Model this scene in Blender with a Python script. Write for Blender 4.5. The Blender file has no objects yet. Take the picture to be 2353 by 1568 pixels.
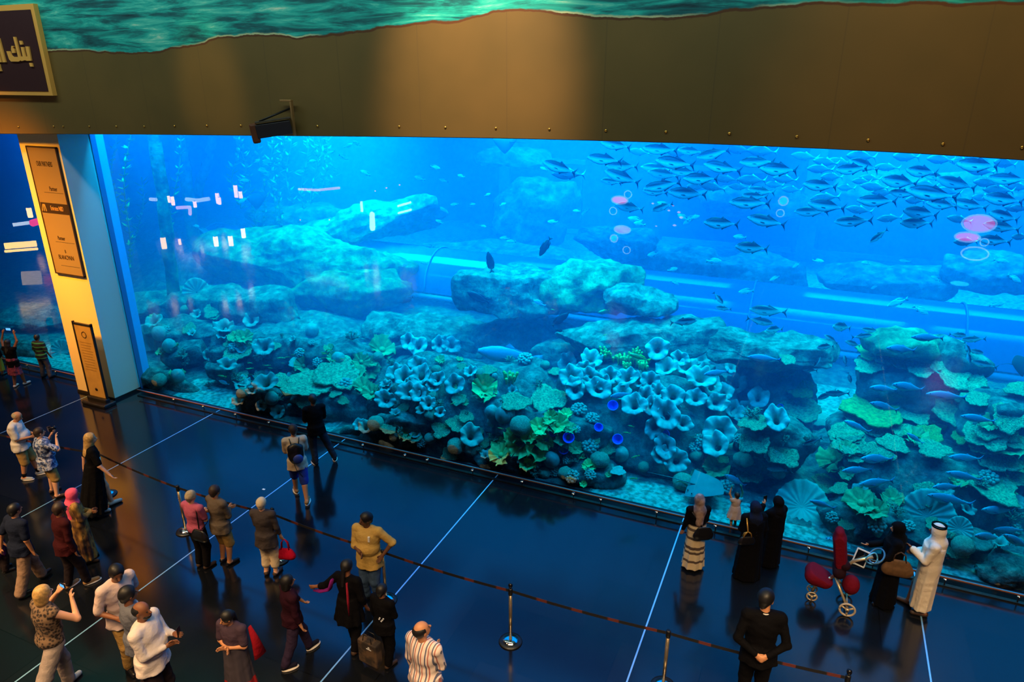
import bpy, bmesh, math, random, time
import numpy as np
from mathutils import Vector, Matrix, Euler, Quaternion, noise
from mathutils.bvhtree import BVHTree
T0 = time.time()
random.seed(7)
sc = bpy.context.scene
C = sc.collection
PI = math.pi
def R(d): return math.radians(d)

# ------------------------------------------------------------------ camera
FPX, PITCH, YAW = 1612.0, 20.7, 23.5
CAM = Vector((0, -11.9, 8.0))
cam = bpy.data.cameras.new('camera')
cam_o = bpy.data.objects.new('camera', cam); C.objects.link(cam_o)
cam.sensor_width = 36.0; cam.lens = FPX / 2353 * 36; cam.clip_end = 200
cam_o.location = CAM
cam_o.rotation_euler = (R(90 - PITCH), 0, R(YAW))
sc.camera = cam_o
CM = cam_o.rotation_euler.to_matrix()
def ray(px, py):
    return (CM @ Vector(((px - 1176.5) / FPX, (784 - py) / FPX, -1))).normalized()
def at(px, py, Y):
    d = ray(px, py); t = (Y - CAM.y) / d.y
    return CAM + d * t
def fl(px, py, z=0.0):
    d = ray(px, py); t = (z - CAM.z) / d.z
    return CAM + d * t
def mpp(p):                        # metres per photo pixel at point p
    v = CM.inverted() @ (Vector(p) - CAM)
    return -v.z / FPX
def proj(p):
    v = CM.inverted() @ (Vector(p) - CAM)
    return (1176.5 + FPX * v.x / -v.z, 784 - FPX * v.y / -v.z)

# ------------------------------------------------------------------ materials
MATS = {}
def L(c):                          # sRGB 0-255 -> linear rgba
    o = []
    for v in c[:3]:
        v = v / 255
        o.append(v / 12.92 if v <= .04045 else ((v + .055) / 1.055) ** 2.4)
    return (*o, 1)
def mat(name, col, rough=.7, metal=0, var=0.0, scale=6.0, bump=0.0, bscale=20.0, col2=None, spec=.5, sheen=0, emit=0, stretch=None, coat=0):
    if name in MATS: return MATS[name]
    m = bpy.data.materials.new(name); m.use_nodes = True
    nt = m.node_tree; b = nt.nodes['Principled BSDF']
    b.inputs['Roughness'].default_value = rough
    b.inputs['Metallic'].default_value = metal
    b.inputs['Specular IOR Level'].default_value = spec
    if coat: b.inputs['Coat Weight'].default_value = coat
    if sheen: b.inputs['Sheen Weight'].default_value = sheen
    c = L(col)
    b.inputs['Base Color'].default_value = c
    vec = None
    if var or col2 or bump:
        tc = nt.nodes.new('ShaderNodeTexCoord'); vec = tc.outputs['Object']
        if stretch:
            mp = nt.nodes.new('ShaderNodeMapping'); mp.inputs['Scale'].default_value = stretch
            nt.links.new(vec, mp.inputs[0]); vec = mp.outputs[0]
    if var or col2:
        nz = nt.nodes.new('ShaderNodeTexNoise'); nz.inputs['Scale'].default_value = scale; nz.inputs['Detail'].default_value = 4
        nt.links.new(vec, nz.inputs['Vector'])
        rp = nt.nodes.new('ShaderNodeValToRGB')
        rp.color_ramp.elements[0].position = .38; rp.color_ramp.elements[1].position = .62
        lo = L(col2) if col2 else tuple([x * (1 - var) for x in c[:3]] + [1])
        rp.color_ramp.elements[0].color = lo; rp.color_ramp.elements[1].color = c
        nt.links.new(nz.outputs[0], rp.inputs[0]); nt.links.new(rp.outputs[0], b.inputs['Base Color'])
    if bump:
        n2 = nt.nodes.new('ShaderNodeTexNoise'); n2.inputs['Scale'].default_value = bscale; n2.inputs['Detail'].default_value = 5
        nt.links.new(vec, n2.inputs['Vector'])
        bp = nt.nodes.new('ShaderNodeBump'); bp.inputs['Strength'].default_value = bump; bp.inputs['Distance'].default_value = .05
        nt.links.new(n2.outputs[0], bp.inputs['Height']); nt.links.new(bp.outputs[0], b.inputs['Normal'])
    if emit:
        b.inputs['Emission Color'].default_value = c; b.inputs['Emission Strength'].default_value = emit
    MATS[name] = m
    return m
def emat(name, col, s):
    if name in MATS: return MATS[name]
    m = bpy.data.materials.new(name); m.use_nodes = True
    nt = m.node_tree; nt.nodes.clear()
    e = nt.nodes.new('ShaderNodeEmission'); e.inputs[0].default_value = L(col); e.inputs[1].default_value = s
    o = nt.nodes.new('ShaderNodeOutputMaterial'); nt.links.new(e.outputs[0], o.inputs[0])
    MATS[name] = m; return m

# ------------------------------------------------------------------ object helpers
def link(name, me, m=None, parent=None, smooth=True):
    if m is not None:
        for k in (m if isinstance(m, (list, tuple)) else [m]): me.materials.append(k)
    if smooth and len(me.polygons): me.polygons.foreach_set('use_smooth', [True] * len(me.polygons))
    o = bpy.data.objects.new(name, me); C.objects.link(o)
    if parent is not None: o.parent = parent
    return o
def mesh(name, V, F, m=None, parent=None, smooth=True):
    me = bpy.data.meshes.new(name)
    me.from_pydata([tuple(v) for v in V], [], [tuple(f) for f in F]); me.update()
    return link(name, me, m, parent, smooth)
def frombm(name, bm, m=None, parent=None, smooth=False):
    me = bpy.data.meshes.new(name); bm.to_mesh(me); bm.free()
    return link(name, me, m, parent, smooth)
def tag(o, label=None, cat=None, group=None, kind=None):
    if label: o['label'] = label
    if cat: o['category'] = cat
    if group: o['group'] = group
    if kind: o['kind'] = kind
    return o
def empty(name, loc=(0, 0, 0), rz=0, label=None, cat=None, group=None):
    o = bpy.data.objects.new(name, None); C.objects.link(o)
    o.empty_display_size = .1
    o.location = loc; o.rotation_euler = (0, 0, rz)
    return tag(o, label, cat, group)
KIDS = {}
def copy_tree(o, parent=None):
    c = o.copy(); C.objects.link(c)
    if parent is not None: c.parent = parent
    for ch in list(o.children): copy_tree(ch, c)
    return c
def bx(bm, c, s, rot=None, bev=0):
    r = bmesh.ops.create_cube(bm, size=1)
    vs = r['verts']
    M = Matrix.Translation(c) @ (rot.to_4x4() if rot is not None else Matrix()) @ Matrix.Diagonal((*s, 1))
    bmesh.ops.transform(bm, matrix=M, verts=vs)
    if bev:
        es = list({e for v in vs for e in v.link_edges})
        bmesh.ops.bevel(bm, geom=es, offset=bev, segments=2, affect='EDGES', profile=.5)
    return vs
def box(name, lo, hi, m, parent=None, bev=0):
    bm = bmesh.new(); lo = Vector(lo); hi = Vector(hi)
    bx(bm, (lo + hi) / 2, hi - lo, None, bev)
    return frombm(name, bm, m, parent)
def tube_vf(pts, rad, n=8, cap=True, flat=1.0, upv=None):
    """tube along points; rad scalar or list; returns V,F"""
    P = [Vector(p) for p in pts]; N = len(P)
    if not hasattr(rad, '__len__'): rad = [rad] * N
    V = []; F = []
    prev = None
    for i, p in enumerate(P):
        t = (P[min(i + 1, N - 1)] - P[max(i - 1, 0)])
        t = t.normalized() if t.length > 1e-9 else Vector((0, 0, 1))
        if prev is None:
            a = upv if upv is not None else (Vector((0, 0, 1)) if abs(t.z) < .9 else Vector((0, 1, 0)))
            a = (a - t * a.dot(t)).normalized()
        else:
            a = (prev - t * prev.dot(t)).normalized()
        prev = a; b = t.cross(a)
        for k in range(n):
            th = 2 * PI * k / n
            V.append(p + a * (math.cos(th) * rad[i]) + b * (math.sin(th) * rad[i] * flat))
    for i in range(N - 1):
        for k in range(n):
            k2 = (k + 1) % n
            F.append((i * n + k, i * n + k2, (i + 1) * n + k2, (i + 1) * n + k))
    if cap:
        F.append(tuple(range(n))[::-1]); F.append(tuple((N - 1) * n + k for k in range(n)))
    return V, F
def tube(name, pts, rad, m, parent=None, n=8, cap=True, flat=1.0, upv=None):
    V, F = tube_vf(pts, rad, n, cap, flat, upv)
    return mesh(name, V, F, m, parent)
def lathe_vf(prof, n=24, c=(0, 0, 0)):
    V = []; F = []
    for r, z in prof:
        for k in range(n):
            th = 2 * PI * k / n
            V.append((c[0] + r * math.cos(th), c[1] + r * math.sin(th), c[2] + z))
    for i in range(len(prof) - 1):
        for k in range(n):
            k2 = (k + 1) % n
            F.append((i * n + k, i * n + k2, (i + 1) * n + k2, (i + 1) * n + k))
    F.append(tuple(range(n))[::-1]); F.append(tuple((len(prof) - 1) * n + k for k in range(n)))
    return V, F
def lathe(name, prof, m, parent=None, n=24, c=(0, 0, 0)):
    V, F = lathe_vf(prof, n, c); return mesh(name, V, F, m, parent)
def join_vf(*vfs):
    V = []; F = []
    for v, f in vfs:
        o = len(V); V += list(v); F += [tuple(i + o for i in q) for q in f]
    return V, F
def text_mesh(name, s, size, m, parent, loc, rot, ext=.004, align='CENTER', font=None, sx=1.0):
    cu = bpy.data.curves.new(name, 'FONT'); cu.body = s; cu.size = size; cu.extrude = ext; cu.align_x = align; cu.align_y = 'CENTER'
    to = bpy.data.objects.new(name, cu); C.objects.link(to)
    dg = bpy.context.evaluated_depsgraph_get(); dg.update()
    me = bpy.data.meshes.new_from_object(to.evaluated_get(dg))
    bpy.data.objects.remove(to)
    me.materials.clear()
    o = link(name, me, m, parent, False)
    o.location = loc; o.rotation_euler = rot; o.scale = (sx, 1, 1)
    return o
# ------------------------------------------------------------------ the hall
XL, XR, YB = -40.0, 14.0, -24.0
def floor_mat():
    m = bpy.data.materials.new('black_granite'); m.use_nodes = True
    nt = m.node_tree; b = nt.nodes['Principled BSDF']
    b.inputs['Base Color'].default_value = (.003, .004, .006, 1)
    b.inputs['IOR'].default_value = 1.62
    b.inputs['Roughness'].default_value = .13
    tc = nt.nodes.new('ShaderNodeTexCoord')
    br = nt.nodes.new('ShaderNodeTexBrick')                      # large tiles: hairline joints
    br.offset = .5; br.inputs['Scale'].default_value = 1; br.inputs['Brick Width'].default_value = 1.2; br.inputs['Row Height'].default_value = 1.2
    br.inputs['Mortar Size'].default_value = .006; br.inputs['Color1'].default_value = (.003, .004, .006, 1); br.inputs['Color2'].default_value = (.005, .006, .008, 1)
    br.inputs['Mortar'].default_value = (.002, .002, .002, 1)
    nt.links.new(tc.outputs['Object'], br.inputs['Vector']); nt.links.new(br.outputs['Color'], b.inputs['Base Color'])
    nz = nt.nodes.new('ShaderNodeTexNoise'); nz.inputs['Scale'].default_value = .35; nz.inputs['Detail'].default_value = 2
    nt.links.new(tc.outputs['Object'], nz.inputs['Vector'])
    mr = nt.nodes.new('ShaderNodeMapRange'); mr.inputs['From Min'].default_value = .3; mr.inputs['From Max'].default_value = .7
    mr.inputs['To Min'].default_value = .10; mr.inputs['To Max'].default_value = .19
    nt.links.new(nz.outputs[0], mr.inputs[0]); nt.links.new(mr.outputs[0], b.inputs['Roughness'])
    return m
tag(box('floor', (XL, YB, -.2), (XR, .05, 0), floor_mat()), kind='structure')
# pale inlaid strips between the floor slabs: the photograph's five straight lines, all at right angles to the glass
strip_m = mat('steel_inlay', (150, 205, 235), .35, .6)
xs = [fl(795, 1008).x, fl(1145, 1090).x, fl(1572, 1190).x, fl(2100, 1310).x, fl(510, 940).x]
STRIP_X = sorted(xs)
for i, x in enumerate(STRIP_X):
    tag(box('trim_%d' % (i + 1), (x - .012, YB, .0), (x + .012, -.05, .003), strip_m), kind='structure')
x = STRIP_X[0] - (STRIP_X[1] - STRIP_X[0])
tag(box('trim_6', (x - .012, YB, .0), (x + .012, -.05, .003), strip_m), kind='structure')

# mural wall above the glass: printed sea surface over a brown band
def mural_mat():
    m = bpy.data.materials.new('mural_print'); m.use_nodes = True
    nt = m.node_tree; N = nt.nodes; K = nt.links; b = N['Principled BSDF']
    b.inputs['Roughness'].default_value = .55
    tc = N.new('ShaderNodeTexCoord')
    sep = N.new('ShaderNodeSeparateXYZ'); K.new(tc.outputs['Object'], sep.inputs[0])
    # streaked waves
    mp = N.new('ShaderNodeMapping'); mp.inputs['Scale'].default_value = (.34, 1, 3.0); K.new(tc.outputs['Object'], mp.inputs[0])
    nz = N.new('ShaderNodeTexNoise'); nz.inputs['Scale'].default_value = 2.0; nz.inputs['Detail'].default_value = 9; nz.inputs['Distortion'].default_value = .45; nz.inputs['Roughness'].default_value = .66
    K.new(mp.outputs[0], nz.inputs['Vector'])
    rp = N.new('ShaderNodeValToRGB'); cr = rp.color_ramp
    cr.elements[0].position = .30; cr.elements[0].color = L((0, 44, 60)); cr.elements[1].position = .72; cr.elements[1].color = L((240, 255, 225))
    for p, c in ((.43, (2, 112, 118)), (.54, (16, 190, 180)), (.62, (90, 220, 200))):
        e = cr.elements.new(p); e.color = L(c)
    K.new(nz.outputs[0], rp.inputs[0])
    # brown lower part: faint mottling
    n2 = N.new('ShaderNodeTexNoise'); n2.inputs['Scale'].default_value = .5; n2.inputs['Detail'].default_value = 3; K.new(tc.outputs['Object'], n2.inputs['Vector'])
    r2 = N.new('ShaderNodeValToRGB'); r2.color_ramp.elements[0].position = .3; r2.color_ramp.elements[0].color = L((100, 86, 44)); r2.color_ramp.elements[1].position = .75; r2.color_ramp.elements[1].color = L((122, 100, 52))
    K.new(n2.outputs[0], r2.inputs[0])
    # print width seams
    wv = N.new('ShaderNodeMath'); wv.operation = 'MULTIPLY'; wv.inputs[1].default_value = .62; K.new(sep.outputs[0], wv.inputs[0])
    fr = N.new('ShaderNodeMath'); fr.operation = 'FRACT'; K.new(wv.outputs[0], fr.inputs[0])
    lt = N.new('ShaderNodeMath'); lt.operation = 'LESS_THAN'; lt.inputs[1].default_value = .01; K.new(fr.outputs[0], lt.inputs[0])
    sm = N.new('ShaderNodeMix'); sm.data_type = 'RGBA'; sm.inputs['B'].default_value = L((88, 76, 46)); K.new(r2.outputs[0], sm.inputs['A'])
    sf = N.new('ShaderNodeMath'); sf.operation = 'MULTIPLY'; sf.inputs[1].default_value = .45; K.new(lt.outputs[0], sf.inputs[0]); K.new(sf.outputs[0], sm.inputs['Factor'])
    # the water line: a smooth curve in world x through the photographed points
    pts = [at(px, py, MURAL_Y) for px, py in WATERLINE]
    x0, x1 = XL, XR
    cv = N.new('ShaderNodeFloatCurve'); c = cv.mapping.curves[0]
    Z0, ZS = 7.0, 3.0
    pp = [((p.x - x0) / (x1 - x0), (p.z - Z0) / ZS) for p in pts]
    pp = [(0, pp[0][1])] + pp + [(1, pp[-1][1] )]
    c.points[0].location = pp[0]; c.points[1].location = pp[-1]
    for q in pp[1:-1]: c.points.new(*q)
    cv.mapping.update()
    mx = N.new('ShaderNodeMapRange'); mx.inputs['From Min'].default_value = x0; mx.inputs['From Max'].default_value = x1; K.new(sep.outputs[0], mx.inputs[0])
    K.new(mx.outputs[0], cv.inputs['Value'])
    zc = N.new('ShaderNodeMath'); zc.operation = 'MULTIPLY_ADD'; zc.inputs[1].default_value = ZS; zc.inputs[2].default_value = Z0; K.new(cv.outputs[0], zc.inputs[0])
    d = N.new('ShaderNodeMath'); d.operation = 'SUBTRACT'; K.new(sep.outputs[2], d.inputs[0]); K.new(zc.outputs[0], d.inputs[1])
    n3 = N.new('ShaderNodeTexNoise'); n3.inputs['Scale'].default_value = 2.2; n3.inputs['Detail'].default_value = 5; K.new(tc.outputs['Object'], n3.inputs['Vector'])
    wj = N.new('ShaderNodeMath'); wj.operation = 'MULTIPLY_ADD'; wj.inputs[1].default_value = .16; wj.inputs[2].default_value = -.08; K.new(n3.outputs[0], wj.inputs[0])
    d2 = N.new('ShaderNodeMath'); d2.operation = 'ADD'; K.new(d.outputs[0], d2.inputs[0]); K.new(wj.outputs[0], d2.inputs[1])
    st = N.new('ShaderNodeValToRGB'); st.color_ramp.interpolation = 'LINEAR'
    mr = N.new('ShaderNodeMapRange'); mr.inputs['From Min'].default_value = -.1; mr.inputs['From Max'].default_value = .1; K.new(d2.outputs[0], mr.inputs[0])
    e = st.color_ramp.elements
    e[0].position = .44; e[0].color = (0, 0, 0, 1); e[1].position = .60; e[1].color = (1, 1, 1, 1)
    dk = N.new('ShaderNodeValToRGB'); q = dk.color_ramp.elements; q[0].position = .42; q[0].color = (0, 0, 0, 1); q[1].position = .70; q[1].color = (0, 0, 0, 1)
    for p, v in ((.47, 1), (.60, 1)):
        w = dk.color_ramp.elements.new(p); w.color = (v, v, v, 1)
    K.new(mr.outputs[0], st.inputs[0]); K.new(mr.outputs[0], dk.inputs[0])
    mxa = N.new('ShaderNodeMix'); mxa.data_type = 'RGBA'; K.new(st.outputs[0], mxa.inputs['Factor']); K.new(sm.outputs['Result'], mxa.inputs['A']); K.new(rp.outputs[0], mxa.inputs['B'])
    mxb = N.new('ShaderNodeMix'); mxb.data_type = 'RGBA'; K.new(dk.outputs[0], mxb.inputs['Factor']); K.new(mxa.outputs['Result'], mxb.inputs['A']); mxb.inputs['B'].default_value = L((92, 58, 28))
    ck = N.new('ShaderNodeValToRGB'); q = ck.color_ramp.elements; q[0].position = .60; q[0].color = (0, 0, 0, 1); q[1].position = .80; q[1].color = (0, 0, 0, 1); w = ck.color_ramp.elements.new(.66); w.color = (1, 1, 1, 1)
    K.new(mr.outputs[0], ck.inputs[0])
    n4 = N.new('ShaderNodeTexNoise'); n4.inputs['Scale'].default_value = .45; K.new(tc.outputs['Object'], n4.inputs['Vector'])
    r4 = N.new('ShaderNodeMapRange'); r4.inputs['From Min'].default_value = .48; r4.inputs['From Max'].default_value = .6; K.new(n4.outputs[0], r4.inputs[0])
    m4 = N.new('ShaderNodeMath'); m4.operation = 'MULTIPLY'; K.new(ck.outputs[0], m4.inputs[0]); K.new(r4.outputs[0], m4.inputs[1])
    mxc = N.new('ShaderNodeMix'); mxc.data_type = 'RGBA'; K.new(m4.outputs[0], mxc.inputs['Factor']); K.new(mxb.outputs['Result'], mxc.inputs['A']); mxc.inputs['B'].default_value = L((214, 226, 170))
    K.new(mxc.outputs['Result'], b.inputs['Base Color'])
    return m
MURAL_Y = -1.0
WATERLINE = [(0, 128), (180, 118), (300, 124), (420, 110), (560, 84), (700, 87), (900, 62), (1040, 50), (1180, 28), (1300, 38), (1520, 42), (1800, 16), (2100, 12), (2353, 8)]
EDGE = [(-300, 306), (0, 307), (300, 308), (600, 311), (900, 313.5), (1150, 317), (1400, 323), (1640, 330), (1900, 341), (2150, 354), (2353, 367), (2700, 392)]
ed = [at(px, py, MURAL_Y) for px, py in EDGE]
def edge_z(x):
    for a, b_ in zip(ed, ed[1:]):
        if a.x <= x <= b_.x: return a.z + (b_.z - a.z) * (x - a.x) / (b_.x - a.x)
    return ed[0].z if x < ed[0].x else ed[-1].z
nx = 96; V = []; F = []
for i in range(nx + 1):
    x = XL + (XR - XL) * i / nx; z = edge_z(x)
    V += [(x, MURAL_Y, z), (x, MURAL_Y, 15), (x, .1, 15), (x, .1, z), (x, MURAL_Y + .02, z - .012)]
for i in range(nx):
    a = i * 5; b_ = a + 5
    F += [(a, b_, b_ + 1, a + 1), (a + 1, b_ + 1, b_ + 2, a + 2), (a + 2, b_ + 2, b_ + 3, a + 3), (a + 3, b_ + 3, b_ + 4, a + 4), (a + 4, b_ + 4, b_, a)]
mu = mesh('wall_front', V, F, mural_mat(), smooth=False)
tag(mu, kind='structure')
# fixing studs along the lower edge
stud_m = mat('brass_stud', (235, 190, 90), .3, .9)
studs = [(42, 292), (123, 291), (145, 291), (205, 291), (267, 291), (331, 291), (401, 290), (475, 289), (553, 289), (729, 290), (917, 291), (1023, 293), (1139, 295), (1262, 297), (1392, 300), (1530, 303), (1676, 307), (1831, 314), (1995, 322), (2167, 331), (2349, 339)]
s0 = None
for px, py in studs:
    p = at(px, py, MURAL_Y - .008)
    if s0 is None:
        V, F = lathe_vf([(.0, .012), (.012, .01), (.02, .004), (.022, 0)], 10)
        s0 = mesh('fixing_stud', [(v[0], -v[2], v[1] ) for v in V], F, stud_m); o = s0
    else:
        o = s0.copy(); C.objects.link(o)
    o.location = p
    tag(o, 'small brass stud fixing the lower edge of the brown wall', 'stud', 'brass studs along the wall edge')

# pillar between the two tank windows
pil_m = mat('white_paint', (222, 218, 184), .55, bump=.03, bscale=60)
PX0, PX1, PYF = -17.66, -16.25, -.72
pil = box('wall_pillar', (PX0, PYF, 0), (PX1, .1, 7.6), pil_m)
tag(pil, kind='structure')
bb = mat('dark_skirting', (30, 28, 26), .4)
tag(box('baseboard_pillar', (PX0 - .02, PYF - .02, 0), (PX1 + .02, .1, .07), bb), kind='structure')

# acrylic windows: two panes either side of the pillar
def glass_mat(name, fac=1.0):
    m = bpy.data.materials.new(name); m.use_nodes = True
    nt = m.node_tree; N = nt.nodes; K = nt.links; N.clear()
    tr = N.new('ShaderNodeBsdfTransparent'); tr.inputs[0].default_value = (.97, .99, 1, 1)
    gl = N.new('ShaderNodeBsdfGlossy'); gl.inputs['Roughness'].default_value = .0
    fr = N.new('ShaderNodeFresnel'); fr.inputs[0].default_value = 1.45
    mx = N.new('ShaderNodeMixShader'); K.new(fr.outputs[0], mx.inputs[0]); K.new(tr.outputs[0], mx.inputs[1]); K.new(gl.outputs[0], mx.inputs[2])
    o = N.new('ShaderNodeOutputMaterial'); K.new(mx.outputs[0], o.inputs[0])
    return m
gm = glass_mat('acrylic')
tag(mesh('window_1', [(PX1, .02, 0), (XR, .02, 0), (XR, .02, 8), (PX1, .02, 8)], [(0, 1, 2, 3)], gm, smooth=False), kind='structure')
tag(mesh('window_2', [(XL, .02, 0), (PX0, .02, 0), (PX0, .02, 8), (XL, .02, 8)], [(0, 1, 2, 3)], gm, smooth=False), kind='structure')
# pale blue jamb where the thick pane is set into the pillar
jm = mat('blue_jamb', (60, 190, 215), .35); jm2 = mat('teal_jamb', (40, 110, 140), .35)
tag(box('window_1_jamb', (PX1 - .4, .1, 0), (PX1 + .02, .42, 8), jm), kind='structure')
tag(box('trim_7', (PX1 - .05, .06, 0), (PX1 + .03, .2, 8), jm2), kind='structure')
tag(box('trim_8', (PX1, -.01, 0), (XR, .06, .035), mat('dark_sill', (12, 18, 26), .3)), kind='structure')
tag(box('trim_9', (XL, -.01, 0), (PX0, .06, .035), MATS['dark_sill']), kind='structure')
# ------------------------------------------------------------------ tank shell and sand
rng = random.Random(11)
def sstep(a, b, v):
    t = np.clip((v - a) / (b - a), 0, 1); return t * t * (3 - 2 * t)
def rockmat(name, c1, c2, c3, sc_=1.0):
    m = bpy.data.materials.new(name); m.use_nodes = True
    nt = m.node_tree; N = nt.nodes; K = nt.links; b = N['Principled BSDF']; b.inputs['Roughness'].default_value = .95; b.inputs['Specular IOR Level'].default_value = .1
    tc = N.new('ShaderNodeTexCoord')
    n1 = N.new('ShaderNodeTexNoise'); n1.inputs['Scale'].default_value = 3.4 * sc_; n1.inputs['Detail'].default_value = 12; n1.inputs['Roughness'].default_value = .74; n1.inputs['Distortion'].default_value = .15
    K.new(tc.outputs['Object'], n1.inputs['Vector'])
    r1 = N.new('ShaderNodeValToRGB'); e = r1.color_ramp.elements
    e[0].position = .34; e[0].color = L(c3); e[1].position = .66; e[1].color = L(c1); q = e.new(.49); q.color = L(c2)
    K.new(n1.outputs[0], r1.inputs[0])
    v = N.new('ShaderNodeTexVoronoi'); v.feature = 'F1'; v.inputs['Scale'].default_value = 5.5 * sc_; v.inputs['Detail'].default_value = 2
    K.new(tc.outputs['Object'], v.inputs['Vector'])
    r2 = N.new('ShaderNodeValToRGB'); r2.color_ramp.elements[0].position = .12; r2.color_ramp.elements[0].color = (.25, .25, .25, 1); r2.color_ramp.elements[1].position = .3; r2.color_ramp.elements[1].color = (1, 1, 1, 1)
    K.new(v.outputs['Distance'], r2.inputs[0])
    mx = N.new('ShaderNodeMix'); mx.data_type = 'RGBA'; mx.blend_type = 'MULTIPLY'; mx.inputs['Factor'].default_value = .75
    K.new(r1.outputs[0], mx.inputs['A']); K.new(r2.outputs[0], mx.inputs['B']); K.new(mx.outputs['Result'], b.inputs['Base Color'])
    ad = N.new('ShaderNodeMath'); ad.operation = 'ADD'; K.new(n1.outputs[0], ad.inputs[0]); K.new(r2.outputs[0], ad.inputs[1])
    bp = N.new('ShaderNodeBump'); bp.inputs['Strength'].default_value = 1; bp.inputs['Distance'].default_value = .10; K.new(ad.outputs[0], bp.inputs['Height']); K.new(bp.outputs[0], b.inputs['Normal'])
    MATS[name] = m; return m
rock_m = rockmat('reef_rock', (178, 172, 144), (118, 116, 98), (44, 48, 50))
rock_g = rockmat('mossy_rock', (172, 182, 122), (112, 124, 86), (50, 62, 52), .7)
rock_d = rockmat('dark_rock', (168, 164, 142), (112, 112, 100), (52, 58, 62), 1.3)
sand_m = mat('coral_sand', (190, 182, 156), .95, col2=(120, 114, 96), scale=9, bump=.6, bscale=30)
far_m = mat('tank_back_paint', (60, 100, 150), .95, col2=(40, 76, 122), scale=.5)
ALLROCK = []
def terrain():
    X = np.linspace(XL + .3, XR - .3, 240); Yv = np.concatenate([np.linspace(.06, 6, 48), np.linspace(6.4, 21.8, 36)])
    V = []; F = []
    pL = lambda px, Y: at(px, 900, Y).x
    # mounds: (px centre, Y centre, half width m, half depth m, height m)
    mounds = [(1080, 4.2, 3.4, 2.8, .7), (1560, 4.2, 3.4, 2.6, .9), (2160, 4.4, 2.5, 2.4, 1.1), (680, 4.8, 4.0, 2.8, .6), (600, 10.5, 6, 4, 1.6), (2460, 4.0, 1.5, 2, .9)]
    for j, y in enumerate(Yv):
        for x in X:
            z = .02 + .10 * noise.noise((x * .6, y * .6, 0)) + .03 * noise.noise((x * 2.2, y * 2.2, 3))
            z += .55 * float(sstep(9, 20, y))
            for px, cy_, w, d, h in mounds:
                cx = at(px, 900, cy_).x
                r = math.hypot((x - cx) / w, (y - cy_) / d)
                z = max(z, h * float(sstep(1.15, .25, r)) * (1 + .22 * noise.noise((x * .9, y * .9, 7))) + .16 * noise.noise((x * 2.6, y * 2.6, 9)) * float(sstep(1.15, .8, r)) + .02)
            z *= float(sstep(.4, 1.4, y)) * .8 + .2
            V.append((x, y, z))
    nX = len(X)
    for j in range(len(Yv) - 1):
        for i in range(nX - 1):
            a = j * nX + i; F.append((a, a + 1, a + nX + 1, a + nX))
    SANDY = [(fl(475, 905), 1.0), (fl(545, 935), .6), (fl(1440, 1140), .9), (fl(1520, 1165), 1.0), (fl(1650, 1195), .9), (fl(1760, 1215), .8), (fl(1880, 1240), .7), (fl(1890, 930), 1.6), (fl(1880, 1010), .9), (fl(2240, 1320), .6), (fl(720, 975), .5), (fl(60, 820), 1.0), (fl(160, 850), 1.0)]
    o = mesh('floor_tank', V, F, [sand_m, rock_d])
    for i, f in enumerate(F):
        x, y, z = V[f[0]]
        w_ = .5 * noise.noise((x * 1.3, y * 1.3, 4))
        if not any(math.hypot(x - q.x, (y - q.y) * 1.3) + w_ < r for q, r in SANDY) and y < 9.5: o.data.polygons[i].material_index = 1
    tag(o, kind='structure')
    ALLROCK.append(([Vector(v) for v in V], F))
    return o
terrain()
tag(box('wall_tank_back', (XL, 21.8, -.3), (XR, 22, 9), far_m), kind='structure')
tag(box('wall_tank_left', (XL, .1, -.3), (XL + .25, 21.8, 9), far_m), kind='structure')
tag(box('wall_tank_right', (XR - .25, .1, -.3), (XR, 21.8, 9), far_m), kind='structure')

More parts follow.
